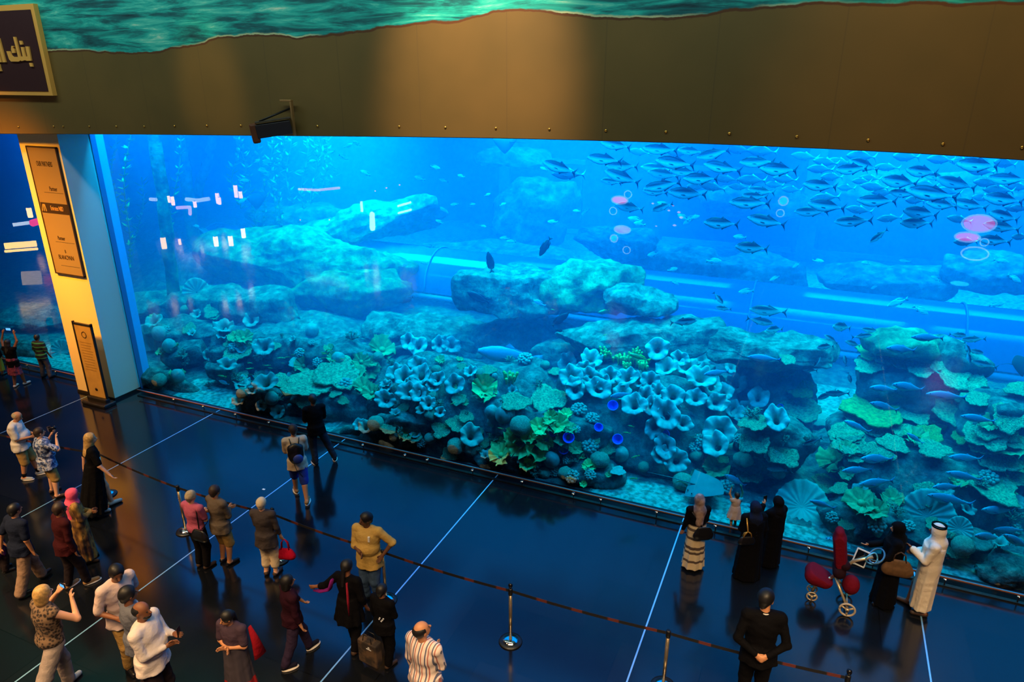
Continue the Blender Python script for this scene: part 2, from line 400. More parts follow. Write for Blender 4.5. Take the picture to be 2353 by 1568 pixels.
_ico = {}
def ico(sub):
    if sub not in _ico:
        bm = bmesh.new(); bmesh.ops.create_icosphere(bm, subdivisions=sub, radius=1)
        _ico[sub] = ([v.co.copy() for v in bm.verts], [tuple(v.index for v in f.verts) for f in bm.faces]); bm.free()
    return _ico[sub]
NROCK = 0
def rock(x0, y0, x1, y1, Y, depth, m=None, p=3.0, rough=.22, seed=None, tilt=0, lean=0, label=None, sub=None, flat=.0, pits=.06):
    """a boulder whose outline fills the photo box x0..x1, y0..y1 when seen from the hall, centred at depth Y"""
    global NROCK
    NROCK += 1; seed = seed or NROCK * 13.7
    yb = fl((x0 + x1) / 2, y1).y
    ex = 0 if not lean else 1.0
    if Y > yb + depth * .35 + ex: Y = max(.4 + depth, yb + depth * .35 + ex)
    while at((x0 + x1) / 2, (y0 + y1) / 2, Y).z < .12 and Y > .45: Y -= .1
    depth = min(depth, Y - .18)
    c = at((x0 + x1) / 2, (y0 + y1) / 2, Y); k = mpp(c)
    hw = (x1 - x0) / 2 * k; hh = (y1 - y0) / 2 * k * .93
    hh = max(hh - depth * .28, hh * .55)
    sub = sub or (5 if (x1 - x0) > 150 else 4 if (x1 - x0) > 60 else 3)
    Vs, Fs = ico(sub); out = []
    rr_ = random.Random(int(seed * 10)); PL = [(Vector((0, 0, 1)), .74), (Vector((.12, -1, .12)).normalized(), .80), (Vector((-.1, 1, 0)).normalized(), .85), (Vector((0, 0, -1)), .8)]
    for i_ in range(11):
        a_ = rr_.uniform(0, 6.28); z_ = rr_.uniform(-.5, .85); q_ = math.sqrt(1 - z_ * z_); PL.append((Vector((math.cos(a_) * q_, math.sin(a_) * q_, z_)), rr_.uniform(.74, .95)))
    rot = Euler((0, R(-tilt), R(YAW * .55))).to_matrix(); S = max(hw, hh)
    for v in Vs:
        n = (abs(v.x) ** p + abs(v.y) ** p + abs(v.z) ** p) ** (1 / p)
        q = v / n
        t_ = 1.0
        for n_, d_ in PL:
            k_ = q.dot(n_)
            if k_ > d_: t_ = min(t_, d_ / k_)
        q = q * (t_ * 1.08)
        q = Vector((q.x * hw, q.y * depth, q.z * hh))
        if lean: q.y += -lean * q.z
        s = Vector((q.x, q.y, q.z)) + Vector((seed, seed * .3, 0))
        d = noise.noise(s * (1.1 / S * 1.6)) * rough * S * .55 + noise.noise(s * 1.6) * rough * .5 * min(S, .9) + noise.noise(s * 4.1) * rough * .2 * min(S, .8)
        r_ = noise.ridged_multi_fractal(s * 1.3, .8, 2.1, 4, 1.0, 2.0)
        d += (r_ - 1.0) * .09
        cell = noise.cell_vector(s * .9).x
        d += (cell - .5) * rough * .22 * min(S, .7)
        q += v * d
        out.append(c + rot @ q)
    o = mesh('rock', [v - c for v in out], Fs, m or rock_m); o.location = c
    tag(o, label or 'weathered reef boulder', 'rock')
    ALLROCK.append((out, Fs))
    return o
# central outcrop
rock(1062, 584, 1345, 742, 5.2, .95, p=5, rough=.15, label='wide flat topped slab crowning the central reef', sub=6)
rock(1262, 572, 1468, 735, 5.5, .9, rock_g, p=4, rough=.2, label='greenish domed end of the crowning reef slab', sub=5)
rock(1385, 640, 1546, 735, 5.0, .8, p=3, rough=.22, label='rounded boulder leaning under the crowning slab end')
rock(1090, 700, 1300, 860, 6.1, .8, rock_d, p=3.5, label='dark rock column carrying the crowning slab')
rock(840, 708, 1130, 812, 4.8, .9, p=3.2, rough=.2, tilt=-4, label='long low ledge reaching out from the dark column', sub=6)
rock(1285, 712, 1660, 830, 4.2, .85, p=4, rough=.15, tilt=6, label='thick tilted ledge above the cream ruffled corals', sub=6)
rock(1630, 735, 1905, 860, 3.9, .9, p=3.5, rough=.18, tilt=-2, label='broad flat ledge overhanging the gap between the reefs', sub=6)
rock(1690, 810, 1880, 1010, 4.2, .7, rock_d, p=3, tilt=0, label='dark cliff face under the overhanging ledge')
rock(1300, 800, 1720, 1090, 2.9, 1.2, rock_d, p=2.8, rough=.25, lean=-.75, label='dark reef wall behind the cream ruffled corals', sub=5)
rock(860, 790, 1330, 1070, 2.9, 1.2, rock_d, p=2.8, rough=.25, lean=-.75, label='dark reef wall below the long low ledge', sub=5)
rock(1640, 1000, 1850, 1105, 2.9, .6, rock_d, p=2.6, label='sloping reef foot beside the bright sand gap')
rock(1700, 930, 1860, 1120, 3.4, .6, p=2.6, label='pale flank at the end of the central reef')
rock(1240, 760, 1400, 870, 4.6, .5, rock_d, p=2.6, label='shaded block between the two central ledges')
# right outcrop
rock(2000, 738, 2150, 840, 4.0, .65, rock_g, p=3, label='mossy cap rock on top of the pyramid reef')
rock(1965, 800, 2260, 1010, 4.1, .8, rock_d, p=2.6, rough=.26, label='dark upper body of the pyramid reef', sub=5)
rock(1905, 950, 2370, 1230, 2.6, 1.1, rock_d, p=2.4, rough=.26, lean=-.8, label='dark lower body of the pyramid reef', sub=5)
rock(2200, 860, 2460, 1130, 3.3, .7, rock_d, p=2.6, label='dark shoulder of the pyramid reef by the frame edge')
rock(2140, 760, 2260, 880, 4.2, .5, rock_m, p=2.6, tilt=-35, label='sloping back of the pyramid reef')
rock(2245, 1270, 2440, 1352, .95, .35, p=3.2, label='square edged rock lying against the glass')
rock(1900, 1130, 2080, 1250, 2.0, .5, rock_d, p=2.4, label='low rubble rock at the pyramid reef foot')
rock(2080, 1195, 2260, 1275, 1.6, .4, rock_d, p=2.4, label='low rock under the giant scalloped coral')
# left outcrop
rock(690, 436, 1012, 580, 11.5, 1.6, rock_g, p=2.8, rough=.22, tilt=14, label='overhanging crest of the tall green lit rock', sub=6)
rock(470, 500, 940, 700, 10.2, 1.8, rock_g, p=2.6, rough=.24, tilt=-2, label='broad green lit slope of the tall rock', sub=6)
rock(560, 440, 820, 560, 13, 1.5, rock_g, p=2.4, label='far shoulder of the tall green lit rock')
rock(680, 590, 935, 740, 7.6, 1.1, rock_g, p=3.4, rough=.2, label='flat topped boulder with a deep shaded front', sub=5)
rock(800, 560, 935, 680, 9, .8, rock_g, p=3, label='cracked block at the end of the green slope')
rock(310, 640, 560, 740, 7.6, 1.1, rock_m, p=3, label='pale ledge beside the wooden pile')
rock(420, 640, 700, 770, 7.2, 1.0, rock_m, p=2.8, label='pitted middle ledge below the green slope')
rock(330, 715, 540, 810, 5.5, .9, rock_d, p=2.8, label='shaded hollow rock near the blue jamb')
rock(470, 740, 700, 860, 4.9, .8, rock_d, p=2.6, label='coral crusted terrace in the bay')
rock(660, 750, 880, 900, 4.6, .8, rock_d, p=2.6, label='coral crusted terrace beside the long ledge')
rock(322, 848, 452, 912, 1.0, .35, rock_m, p=2.6, rough=.25, tilt=-16, label='rounded boulder resting by the jamb on sand')
rock(380, 770, 470, 850, 3.0, .5, rock_d, p=2.6, label='low dim rock on the bay floor near the jamb')
rock(470, 820, 560, 890, 2.0, .4, rock_d, p=2.6, label='dim rock behind the sand patch')
rock(532, 868, 700, 985, 2.2, .6, rock_d, p=2.6, label='coral covered mound behind the sand patch')
rock(660, 860, 900, 1010, 2.6, .7, rock_d, p=2.6, label='coral covered mound beyond the men')
rock(820, 930, 1120, 1080, 2.4, .8, rock_d, p=2.4, label='low reef foot with scattered plate corals')
rock(1080, 1010, 1360, 1095, 1.7, .7, rock_d, p=2.4, rough=.3, label='low rubble mound covered in yellow corals')
rock(1120, 900, 1400, 1060, 2.9, .7, rock_d, p=2.4, rough=.3, label='middle step of the central reef under dome corals')
rock(1300, 1040, 1430, 1120, 1.6, .5, rock_d, p=2.4, label='low mound ahead of the pale sand drift')
rock(600, 968, 700, 1000, 1.0, .25, rock_m, p=2.6, label='small pale rock behind the black handrail')
rock(780, 960, 905, 1040, 1.25, .3, rock_m, p=2.6, label='small crusted rock past the man in black')
rock(1345, 1072, 1402, 1122, 1.1, .22, rock_m, p=2.2, label='round crusted boulder at the edge of the drift')
# far rocks
rock(1140, 370, 1320, 600, 17, 1.6, rock_m, p=3.5, label='tall far pillar of pale rock')
rock(1100, 318, 1260, 402, 18, 1.4, rock_m, p=2.8, label='far boulder hanging near the surface')
rock(960, 540, 1350, 640, 14, 1.5, rock_m, p=2.6, label='far low ridge behind the crowning slab')
rock(1330, 505, 1500, 610, 12, 1.3, rock_m, p=3, label='far rounded boulder pair behind the slab end')
rock(1420, 540, 1640, 650, 13, 1.4, rock_m, p=2.8, label='far sloping boulder beyond the pink reflections')
rock(1620, 560, 1860, 690, 15, 1.5, rock_m, p=2.6, label='far hazy boulder under the fish school')
rock(1900, 580, 2160, 700, 14, 1.5, rock_m, p=2.8, label='far hazy ledge behind the pyramid reef')
rock(2180, 560, 2420, 700, 14, 1.5, rock_m, p=2.6, label='far hazy mound near the frame edge')
rock(1600, 400, 1900, 520, 19, 1.5, rock_m, p=2.6, label='far pale rock wall behind the school')
rock(1950, 370, 2360, 480, 19, 1.5, rock_m, p=2.6, label='far pale rock bank high behind the school')
rock(-60, 770, 112, 850, 1.5, .5, rock_m, p=2.6, label='pale boulder behind the striped shirt child')
rock(-60, 700, 180, 760, 6, .9, rock_d, p=2.6, label='dim boulder in the small side window')

# merged lookup of all reef surfaces for setting corals down
bv_v = []; bv_f = []
for v, f in ALLROCK:
    o = len(bv_v); bv_v += v; bv_f += [tuple(i + o for i in q) for q in f]
BVH = BVHTree.FromPolygons(bv_v, bv_f)
def hit(px, py):
    r = BVH.ray_cast(Vector(at(px, py, .06)), ray(px, py), 60)
    if r[0] is None: return None
    return r[0], (r[1] if r[1].dot(ray(px, py)) < 0 else -r[1])

# ------------------------------------------------------------------ tunnel
tm = mat('tunnel_acrylic', (50, 105, 165), .10)
tc = [at(700, 690, 11.5), at(1500, 690, 10.5), at(2353, 800, 8.8), at(2700, 840, 8.0)]
def tunnel():
    pts = []
    n = 40; xs0, xs1 = at(560, 700, 12).x, XR - .3
    V = []; F = []; m_ = 20; rad = 1.3
    for i in range(n + 1):
        x = xs0 + (xs1 - xs0) * i / n; y = 11.0 - .5 * (i / n)
        for k in range(m_ + 1):
            th = PI * k / m_
            V.append((x, y + math.cos(th) * rad, .55 + math.sin(th) * rad * 1.05))
    for i in range(n):
        for k in range(m_):
            a = i * (m_ + 1) + k; F.append((a, a + 1, a + m_ + 2, a + m_ + 1))
    r = empty('tunnel', (0, 0, 0), label='pale blue acrylic walkway tunnel running behind the reef', cat='tunnel')
    mesh('tunnel_shell', V, F, tm, r)
    rm = mat('tunnel_joint', (90, 140, 180), .5)
    for i in range(0, n + 1, 6):
        x = xs0 + (xs1 - xs0) * i / n; y = 11.0 - .5 * (i / n)
        pts = [(x, y + math.cos(PI * k / 18) * (rad + .03), .55 + math.sin(PI * k / 18) * (rad * 1.05 + .03)) for k in range(19)]
        tube('joint_ring', pts, .03, rm, r, 6)
    tube('side_rail', [(xs0, 11.0 - rad - .05, .42), (xs1, 10.5 - rad - .05, .42)], .09, rm, r, 6)
tunnel()
pm = mat('viewing_post', (120, 180, 225), .5)
for px, w in ((1845, .34), (2235, .3), (1160, .22)):
    p = at(px, 600, 20.5)
    o = box('viewing_post', (-w, -.2, 0), (w, .2, 7.5), pm); o.location = (p.x, p.y, 0)
    tag(o, 'pale upright post of a far viewing window', 'post', 'far viewing window posts')

dw = mat('far_window', (20, 60, 120), .4)
for a_, b_, lab in ((1880, 2215, 'dark far viewing window behind the hazy ledge'), (1180, 1330, 'dark far window beside the tall pillar'), (2265, 2420, 'dark far viewing window at the frame edge'), (1530, 1810, 'dark far viewing window behind the school')):
    p = at(a_, 540, 21.2); q = at(b_, 540, 21.2); z0_ = at(a_, 690, 21.2).z
    r = empty('viewing_window', ((p.x + q.x) / 2, 21.5, 0), label=lab, cat='window'); hw_ = (q.x - p.x) / 2
    box('pane', (-hw_, -.05, .8), (hw_, .1, 4.0), dw, r)
    bm = bmesh.new(); bx(bm, Vector((0, -.1, 4.1)), (2 * hw_ + .4, .2, .2)); bx(bm, Vector((0, -.1, .7)), (2 * hw_ + .4, .2, .2)); frombm('surround', bm, pm, r)
# ------------------------------------------------------------------ corals
cream = mat('cream_coral', (186, 182, 160), .8, var=.3, scale=4)
cream2 = mat('grey_cream_coral', (158, 158, 136), .85, var=.2, scale=6)
ygreen = mat('yellow_green_coral', (206, 220, 112), .8, var=.25, scale=8)
olive = mat('olive_coral', (158, 168, 100), .85, var=.3, scale=8)
tan = mat('tan_coral', (176, 170, 132), .9, var=.3, scale=14, bump=.8, bscale=40)
plate_m = mat('plate_coral', (168, 178, 120), .9, col2=(112, 122, 86), scale=16, bump=.9, bscale=30)
blue_m = mat('blue_sponge', (60, 80, 225), .6)
blue_rim = mat('blue_rim', (140, 170, 240), .6)
yel_m = mat('yellow_finger_coral', (206, 204, 92), .85, var=.25, scale=12)

def ruffle(seed, waves=6, nr=10, na=56):
    """trumpet shaped coral with a folded rim"""
    r_ = random.Random(seed); ph = r_.uniform(0, 6); ph2 = r_.uniform(0, 6); w2 = waves + r_.choice((2, 3)); el = r_.uniform(.82, 1.0)
    V = []; F = []
    for layer in (0, 1):
        for i in range(nr + 1):
            t = i / nr
            for k in range(na):
                th = 2 * PI * k / na
                q = math.sin(waves * th + ph) + .6 * math.sin(w2 * th + ph2) + .22 * math.sin(17 * th + ph)
                rr = .06 + .44 * t ** 1.25 * (1 + .06 * math.sin(waves * th + ph + .6) * t + .07 * math.sin(2 * th + ph2) + .04 * math.sin(3 * th + ph))
                z = .56 * (1 - (1 - t) ** 2.4) - .26 + .07 * t ** 3 * q
                z -= layer * (.020 * (1 - .8 * t)); rr += layer * .012 * (1 - t)
                V.append((rr * math.cos(th), rr * math.sin(th) * el, z))
    n1 = (nr + 1) * na
    for i in range(nr):
        for k in range(na):
            k2 = (k + 1) % na
            a, b, c, d = i * na + k, i * na + k2, (i + 1) * na + k2, (i + 1) * na + k
            F.append((a, b, c, d)); F.append((n1 + d, n1 + c, n1 + b, n1 + a))
    for k in range(na):
        k2 = (k + 1) % na
        F.append((nr * na + k, nr * na + k2, n1 + nr * na + k2, n1 + nr * na + k))
    # stalk
    o = len(V)
    for zz, rr in ((0, .10), (-.2, .08), (-.4, .13)):
        for k in range(na): th = 2 * PI * k / na; V.append((rr * math.cos(th), rr * math.sin(th), zz))
    for i in range(2):
        for k in range(na):
            k2 = (k + 1) % na
            F.append((o + i * na + k, o + (i + 1) * na + k, o + (i + 1) * na + k2, o + i * na + k2))
    F.append(tuple(range(na))[::-1])
    return V, F
def plate(seed, nr=6, na=40):
    r_ = random.Random(seed); V = []; F = []; ph = [r_.uniform(0, 6) for _ in range(4)]
    for layer in (0, 1):
        for i in range(nr + 1):
            t = i / nr
            for k in range(na):
                th = 2 * PI * k / na
                edge = .5 * (1 + .13 * math.sin(3 * th + ph[0]) + .09 * math.sin(5 * th + ph[1]) + .05 * math.sin(11 * th + ph[2]) + .03 * math.sin(17 * th + ph[3]))
                rr = .02 + (edge - .02) * t
                x, y = rr * math.cos(th), rr * math.sin(th)
                z = .05 * t * t + .035 * noise.noise((x * 5 + seed, y * 5, 0)) - layer * (.05 * (1 - .6 * t) + .015)
                V.append((x, y, z))
    n1 = (nr + 1) * na
    for i in range(nr):
        for k in range(na):
            k2 = (k + 1) % na; a, b, c, d = i * na + k, i * na + k2, (i + 1) * na + k2, (i + 1) * na + k
            F.append((a, b, c, d)); F.append((n1 + d, n1 + c, n1 + b, n1 + a))
    for k in range(na):
        k2 = (k + 1) % na; F.append((nr * na + k, nr * na + k2, n1 + nr * na + k2, n1 + nr * na + k))
    F.append(tuple(range(na))[::-1])
    f2 = lathe_vf([(.09, -.04), (.06, -.15), (.1, -.3)], 12)
    return join_vf((V, F), f2)
def dome(seed, squash=.8, groove=.05, fr=7, sub=4):
    Vs, Fs = ico(sub); V = []
    for v in Vs:
        g = noise.noise(v * fr + Vector((seed, 0, 0)))
        d = 1 + .08 * noise.noise(v * 1.5 + Vector((0, seed, 0))) - groove * (1 - min(1, abs(g) * 5))
        V.append((v.x * .5 * d, v.y * .5 * d, v.z * .5 * d * squash + .12))
    return V, list(Fs)
def blob_cluster(seed, n=26, r=.11, up=.5, R0=.42):
    """knobby coral: fused rounded knobs over a mound"""
    r_ = random.Random(seed); out = []; Vs, Fs = ico(2)
    for i in range(n):
        t = (i + .5) / n; ph = math.acos(1 - t * 1.1 if 1 - t * 1.1 > -1 else -1); th = i * 2.399
        c = Vector((math.sin(ph) * math.cos(th) * R0, math.sin(ph) * math.sin(th) * R0, math.cos(ph) * R0 * up + .05))
        k = r * r_.uniform(.8, 1.25)
        out.append(([c + v * k for v in Vs], list(Fs)))
    out.append(([Vector((v.x * R0 * .9, v.y * R0 * .9, v.z * R0 * up * .9)) for v in Vs], list(Fs)))
    return join_vf(*out)
def fingers(seed, n=9, h=.75, r=.085):
    r_ = random.Random(seed); out = []
    for i in range(n):
        a = i * 2.399; d = .34 * math.sqrt(i / n)
        b = Vector((d * math.cos(a), d * math.sin(a), -.1)); hh = h * r_.uniform(.7, 1.1)
        lean = Vector((math.cos(a) * d * .5, math.sin(a) * d * .5, 0))
        pts = [b, b + lean * .3 + Vector((0, 0, hh * .5)), b + lean * .8 + Vector((0, 0, hh * .9)), b + lean + Vector((0, 0, hh))]
        out.append(tube_vf(pts, [r * .8, r, r * 1.15, r * .5], 8))
    return join_vf(*out)
def leafy(seed, n=9):
    """lettuce coral: upright curved blades in a rosette"""
    r_ = random.Random(seed); out = []
    for i in range(n):
        a = i * 2 * PI / n + r_.uniform(-.3, .3); ln = r_.uniform(.36, .52); V = []; F = []; lay = r_.uniform(.35, 1.1)
        nu, nv = 7, 6
        for s in (0, .03):
            for u in range(nu):
                for v in range(nv):
                    uu = (u / (nu - 1) - .5) * 2; vv = v / (nv - 1)
                    w = .22 * (.35 + vv * .9) * (1 + .12 * math.sin(uu * 5 + i))
                    rr = .04 + ln * vv * math.cos(lay * vv * .5)
                    z = .0 + ln * lay * vv * (1 - .25 * vv) + .05 * math.sin(uu * 6 + i) * vv - .06 * uu * uu * vv - s
                    x = rr; y = uu * w
                    V.append((x * math.cos(a) - y * math.sin(a), x * math.sin(a) + y * math.cos(a), z))
        for s in (0, 1):
            for u in range(nu - 1):
                for v in range(nv - 1):
                    q = s * nu * nv; A = q + u * nv + v; f = (A, A + 1, A + nv + 1, A + nv)
                    F.append(f[::-1] if s else f)
        out.append((V, F))
    out.append(lathe_vf([(.12, .1), (.10, -.1), (.14, -.3)], 10))
    return join_vf(*out)
def branchy(seed, n=16):
    r_ = random.Random(seed); out = []
    for i in range(n):
        a = r_.uniform(0, 2 * PI); e = r_.uniform(.1, 1.3); ln = r_.uniform(.32, .5)
        d = Vector((math.cos(a) * math.cos(e), math.sin(a) * math.cos(e), math.sin(e)))
        mid = d * ln * .5
        out.append(tube_vf([Vector((0, 0, -.1)), mid, d * ln], [.05, .045, .02], 6))
        for j in range(3):
            s = mid + d * ln * .15 * j; b = Vector((r_.uniform(-1, 1), r_.uniform(-1, 1), r_.uniform(.2, 1))).normalized() * .14
            out.append(tube_vf([s, s + b], [.03, .014], 5))
    return join_vf(*out)
def cup(seed):
    V1, F1 = lathe_vf([(.05, -.3), (.14, -.1), (.30, .15), (.40, .42), (.44, .50), (.40, .49), (.33, .38), (.20, .12), (.02, .02)], 22)
    return V1, F1
def scallop(seed, ribs=16, nr=10, na=96):
    r_ = random.Random(seed); V = []; F = []
    for layer in (0, 1):
        for i in range(nr + 1):
            t = i / nr
            for k in range(na):
                th = 2 * PI * k / na
                f = math.cos(ribs * th)
                rr = .03 + .47 * t * (1 + .05 * abs(f) * t + .05 * math.sin(3 * th + seed))
                z = .16 * t ** 1.3 + .022 * f * t - .05 * t ** 4 - layer * .02
                V.append((rr * math.cos(th), rr * math.sin(th), z))
    n1 = (nr + 1) * na
    for i in range(nr):
        for k in range(na):
            k2 = (k + 1) % na; a, b, c, d = i * na + k, i * na + k2, (i + 1) * na + k2, (i + 1) * na + k
            F.append((a, b, c, d)); F.append((n1 + d, n1 + c, n1 + b, n1 + a))
    for k in range(na):
        k2 = (k + 1) % na; F.append((nr * na + k, nr * na + k2, n1 + nr * na + k2, n1 + nr * na + k))
    F.append(tuple(range(na))[::-1])
    return join_vf((V, F), lathe_vf([(.06, .0), (.05, -.12), (.1, -.3)], 12))
PROTO = {}
def variants(kind, fn, m, n):
    PROTO[kind] = []
    for i in range(n):
        V, F = fn(i * 7 + 3)
        me = bpy.data.meshes.new(kind); me.from_pydata([tuple(v) for v in V], [], F); me.update()
        me.materials.append(m); me.polygons.foreach_set('use_smooth', [True] * len(me.polygons))
        PROTO[kind].append(me)
variants('ruffled_coral', lambda s: ruffle(s, 5 + s % 3), cream, 7)
variants('grey_ruffled_coral', lambda s: ruffle(s, 6), cream2, 3)
variants('lettuce_coral', leafy, ygreen, 4)
variants('olive_lettuce_coral', leafy, olive, 3)
variants('plate_coral', plate, plate_m, 5)
variants('pale_plate_coral', plate, cream2, 3)
variants('yellow_plate_coral', plate, mat('yellow_plate', (150, 166, 76), .9, col2=(104, 122, 58), scale=16, bump=.9, bscale=30), 3)
variants('brain_coral', lambda s: dome(s), tan, 4)
variants('dome_sponge', lambda s: dome(s, 1.15, .0), cream2, 3)
variants('knob_coral', blob_cluster, cream2, 3)
variants('finger_coral', fingers, yel_m, 3)
variants('branching_coral', branchy, tan, 3)
variants('cup_sponge', cup, blue_m, 1)
variants('scallop_coral', scallop, cream2, 2)
CAMF = Vector((-math.sin(R(YAW)), math.cos(R(YAW)), 0))
CW = {'ruffled_coral': ('ruffled cream coral', 'coral'), 'grey_ruffled_coral': ('grey ruffled coral', 'coral'), 'lettuce_coral': ('yellow green lettuce coral', 'coral'),
      'olive_lettuce_coral': ('olive lettuce coral', 'coral'), 'plate_coral': ('rough flat plate coral', 'coral'), 'pale_plate_coral': ('pale plate coral', 'coral'),
      'yellow_plate_coral': ('bright yellow green plate coral', 'coral'), 'brain_coral': ('grooved round brain coral', 'coral'), 'dome_sponge': ('smooth egg shaped sponge', 'sponge'),
      'knob_coral': ('knobbly pale coral head', 'coral'), 'finger_coral': ('clump of yellow finger coral', 'coral'), 'branching_coral': ('bushy branching coral', 'coral'),
      'cup_sponge': ('open blue cup sponge', 'sponge'), 'scallop_coral': ('large round scallop edged coral', 'coral')}
NAMEOF = {k: k for k in CW}
NAMEOF.update(grey_ruffled_coral='ruffled_coral', olive_lettuce_coral='lettuce_coral', pale_plate_coral='plate_coral', yellow_plate_coral='plate_coral', dome_sponge='dome_sponge')
ZONES = [(0, 200, 'in the small side window'), (200, 470, 'beside the blue jamb and boulder'), (470, 760, 'in the bay below the green slope'), (760, 1100, 'below the long low ledge'),
         (1100, 1290, 'on the middle step of the central reef'), (1290, 1480, 'under the thick tilted ledge'), (1480, 1720, 'on the central reef wall'), (1720, 1880, 'around the overhanging ledge'), (1880, 2120, 'on the near flank of the pyramid reef'), (2120, 2400, 'on the far shoulder of the pyramid reef')]
def zone(px):
    for a, b, s in ZONES:
        if a <= px < b: return s
    return 'in the tank'
CN = 0
def coral(kind, px, py, size, face=.45, label=None, up=None, dY=0, yaw=None, stretch=1.0, fallback=3.0):
    """set a coral of 'size' photo pixels across on whatever reef surface lies there; face: 0 = upright, 1 = turned to the hall"""
    global CN; CN += 1
    h = hit(px, py + size * .12)
    if h is None: p = at(px, py, .5); n = Vector((0, -.5, .8)); p.z = max(p.z, .08)
    else: p, n = h
    k = mpp(p) * size
    r_ = random.Random(CN)
    toc = (CAM - p).normalized()
    ax = up or (Vector((0, 0, 1)) * (1 - face) + toc * face + n * .35 + Vector((r_.uniform(-.2, .2), 0, r_.uniform(-.2, .2)))).normalized()
    if isinstance(ax, Vector): q = ax.to_track_quat('Z', 'Y')
    me = PROTO[kind][CN % len(PROTO[kind])]
    o = bpy.data.objects.new(NAMEOF[kind], me); C.objects.link(o)
    q = q @ Quaternion((0, 0, 1), r_.uniform(0, 6.28) if yaw is None else yaw)
    o.rotation_mode = 'QUATERNION'; o.rotation_quaternion = q
    o.scale = (k, k, k * stretch); o.location = p + ax * k * .22
    w, cat = CW[kind]
    if label: tag(o, label, cat)
    else: tag(o, w + ' ' + zone(px), cat, w + ' ' + zone(px))
    return o
RUF = """1308,834,45 1354,832,48 1315,869,48 1359,869,50 1321,895,50 1373,895,52 1401,866,45 1444,872,48 1494,876,42 1510,801,48 1562,823,42 1611,826,55 1532,852,52
1459,934,48 1480,912,42 1514,902,42 1545,912,45 1533,952,60 1605,876,60 1631,892,45 1598,917,45 1641,922,52 1694,886,45 1741,915,52 1684,945,48 1505,975,52 1567,973,45
1655,988,65 1529,1025,52 1552,1056,50 1655,1028,60 1784,968,55 1679,846,35 940,783,35 963,796,40 1037,794,42 1009,788,35 930,870,42 973,868,45 945,903,48 1007,873,36
1045,883,45 1081,857,30 986,929,38 1012,947,24 887,890,30 889,918,42 826,977,28 966,840,35 910,857,35 642,946,36 600,927,26 580,899,20 1340,850,42 1580,850,40 1620,855,38 1470,880,36
1430,905,40 1660,905,40 1500,935,42 1545,940,40 950,885,36 965,905,34 995,890,30 1345,885,40 1385,880,40""".split()
for s in RUF:
    x, y, z = map(int, s.split(',')); coral('ruffled_coral', x, y, z * (1.0 + .25 * rng.random()), .72)
GREY = "519,761,45 580,739,35 611,800,42 521,843,38 667,854,38 597,851,38 614,887,50 474,820,30 681,879,38 558,893,32 1517,1048,45 1080,1003,50 359,745,36 1700,960,40 1720,940,36".split()
for s in GREY:
    x, y, z = map(int, s.split(',')); coral('grey_ruffled_coral', x, y, z * 1.1, .5)
for s in "1157,1046,44 1239,1041,58 1239,982,36 1280,977,42 1198,1015,52 1116,893,50 1353,1072,26 1220,1005,34 1255,1010,36 1265,960,30 1175,1000,30 1300,955,28".split():
    x, y, z = map(int, s.split(',')); coral('lettuce_coral', x, y, z * 1.2, .55)
for s in "875,806,52 850,850,40 815,870,44 840,895,40 1645,1078,50 1978,1158,58 2014,1176,48 830,830,36 860,905,36 1290,1000,34 1320,1030,30 700,840,34 560,780,34 2050,1150,40".split():
    x, y, z = map(int, s.split(',')); coral('olive_lettuce_coral', x, y, z * 1.2, .5)
for s in """552,812,62 547,865,40 777,865,92 704,893,92 897,984,36 953,1003,40 1019,985,46 1052,975,44 1070,959,32 1259,921,74 1183,929,62 1797,1045,62 1737,1015,62 1727,1088,52 1830,935,84 1804,859,46
1804,826,36 2050,832,74 1992,847,54 2121,850,62 2175,863,76 2220,877,66 2278,881,70 2340,899,50 2095,959,64 1943,997,64 2010,988,54 1947,1026,66 2139,1037,64 2273,997,84 2260,1028,70 2291,1060,70
2327,1091,66 2313,961,66 2273,1127,92 1898,1118,62 2193,939,92 2050,1144,46 1734,978,60 640,880,50 740,860,60 1393,1028,40 2200,905,60 2240,920,50 2330,1010,60 620,870,60 2070,990,44 1960,960,44""".split():
    x, y, z = map(int, s.split(',')); coral('plate_coral', x, y, z * 1.1, .18)
for s in "1870,968,56 2340,880,50 690,835,40 1420,1085,30".split():
    x, y, z = map(int, s.split(',')); coral('pale_plate_coral', x, y, z * 1.1, .2)
for s in "2010,816,78 2001,952,112 1837,899,58 2130,1001,56 2215,1003,40".split():
    x, y, z = map(int, s.split(',')); coral('yellow_plate_coral', x, y, z * 1.1, .15)
for s in "868,977,36 1050,1028,38 1086,1036,30 1195,980,46 1382,1061,36 1567,1114,44 905,1005,20 1379,1058,30 990,1010,26 1150,1060,24 1300,1090,30 1480,1075,24 1250,1090,26 560,905,26 2150,1180,24 1600,1050,28".split():
    x, y, z = map(int, s.split(',')); coral('brain_coral', x, y, z * 1.1, .3)
for s in "718,764,28 392,800,28 679,921,12 667,935,10 625,918,28 1269,1061,34 1134,952,30 1157,959,36 1134,972,22 1137,867,13 1134,913,26 1427,1048,32 780,830,30 370,800,30 1170,955,26".split():
    x, y, z = map(int, s.split(',')); coral('dome_sponge', x, y, z * 1.1, .15)
for s in "690,812,22 1361,964,30 1331,944,34 1208,827,32 1668,1121,36 1681,1075,28 1912,1189,26 2012,1205,38 2086,1211,28 1230,1065,26 1275,1085,22 540,800,26 1700,1010,24 380,760,22".split():
    x, y, z = map(int, s.split(',')); coral('knob_coral', x, y, z * 1.1, .4)
for s in "1388,812,24 1400,820,22 1414,822,24 1428,828,24 1442,830,26 1456,832,26 1470,838,26 1482,830,24 1463,812,22 1450,818,22 1478,845,24 1440,845,22 1170,870,30 1345,812,20".split():
    x, y, z = map(int, s.split(',')); coral('finger_coral', x, y + 6, z * 1.25, .12)
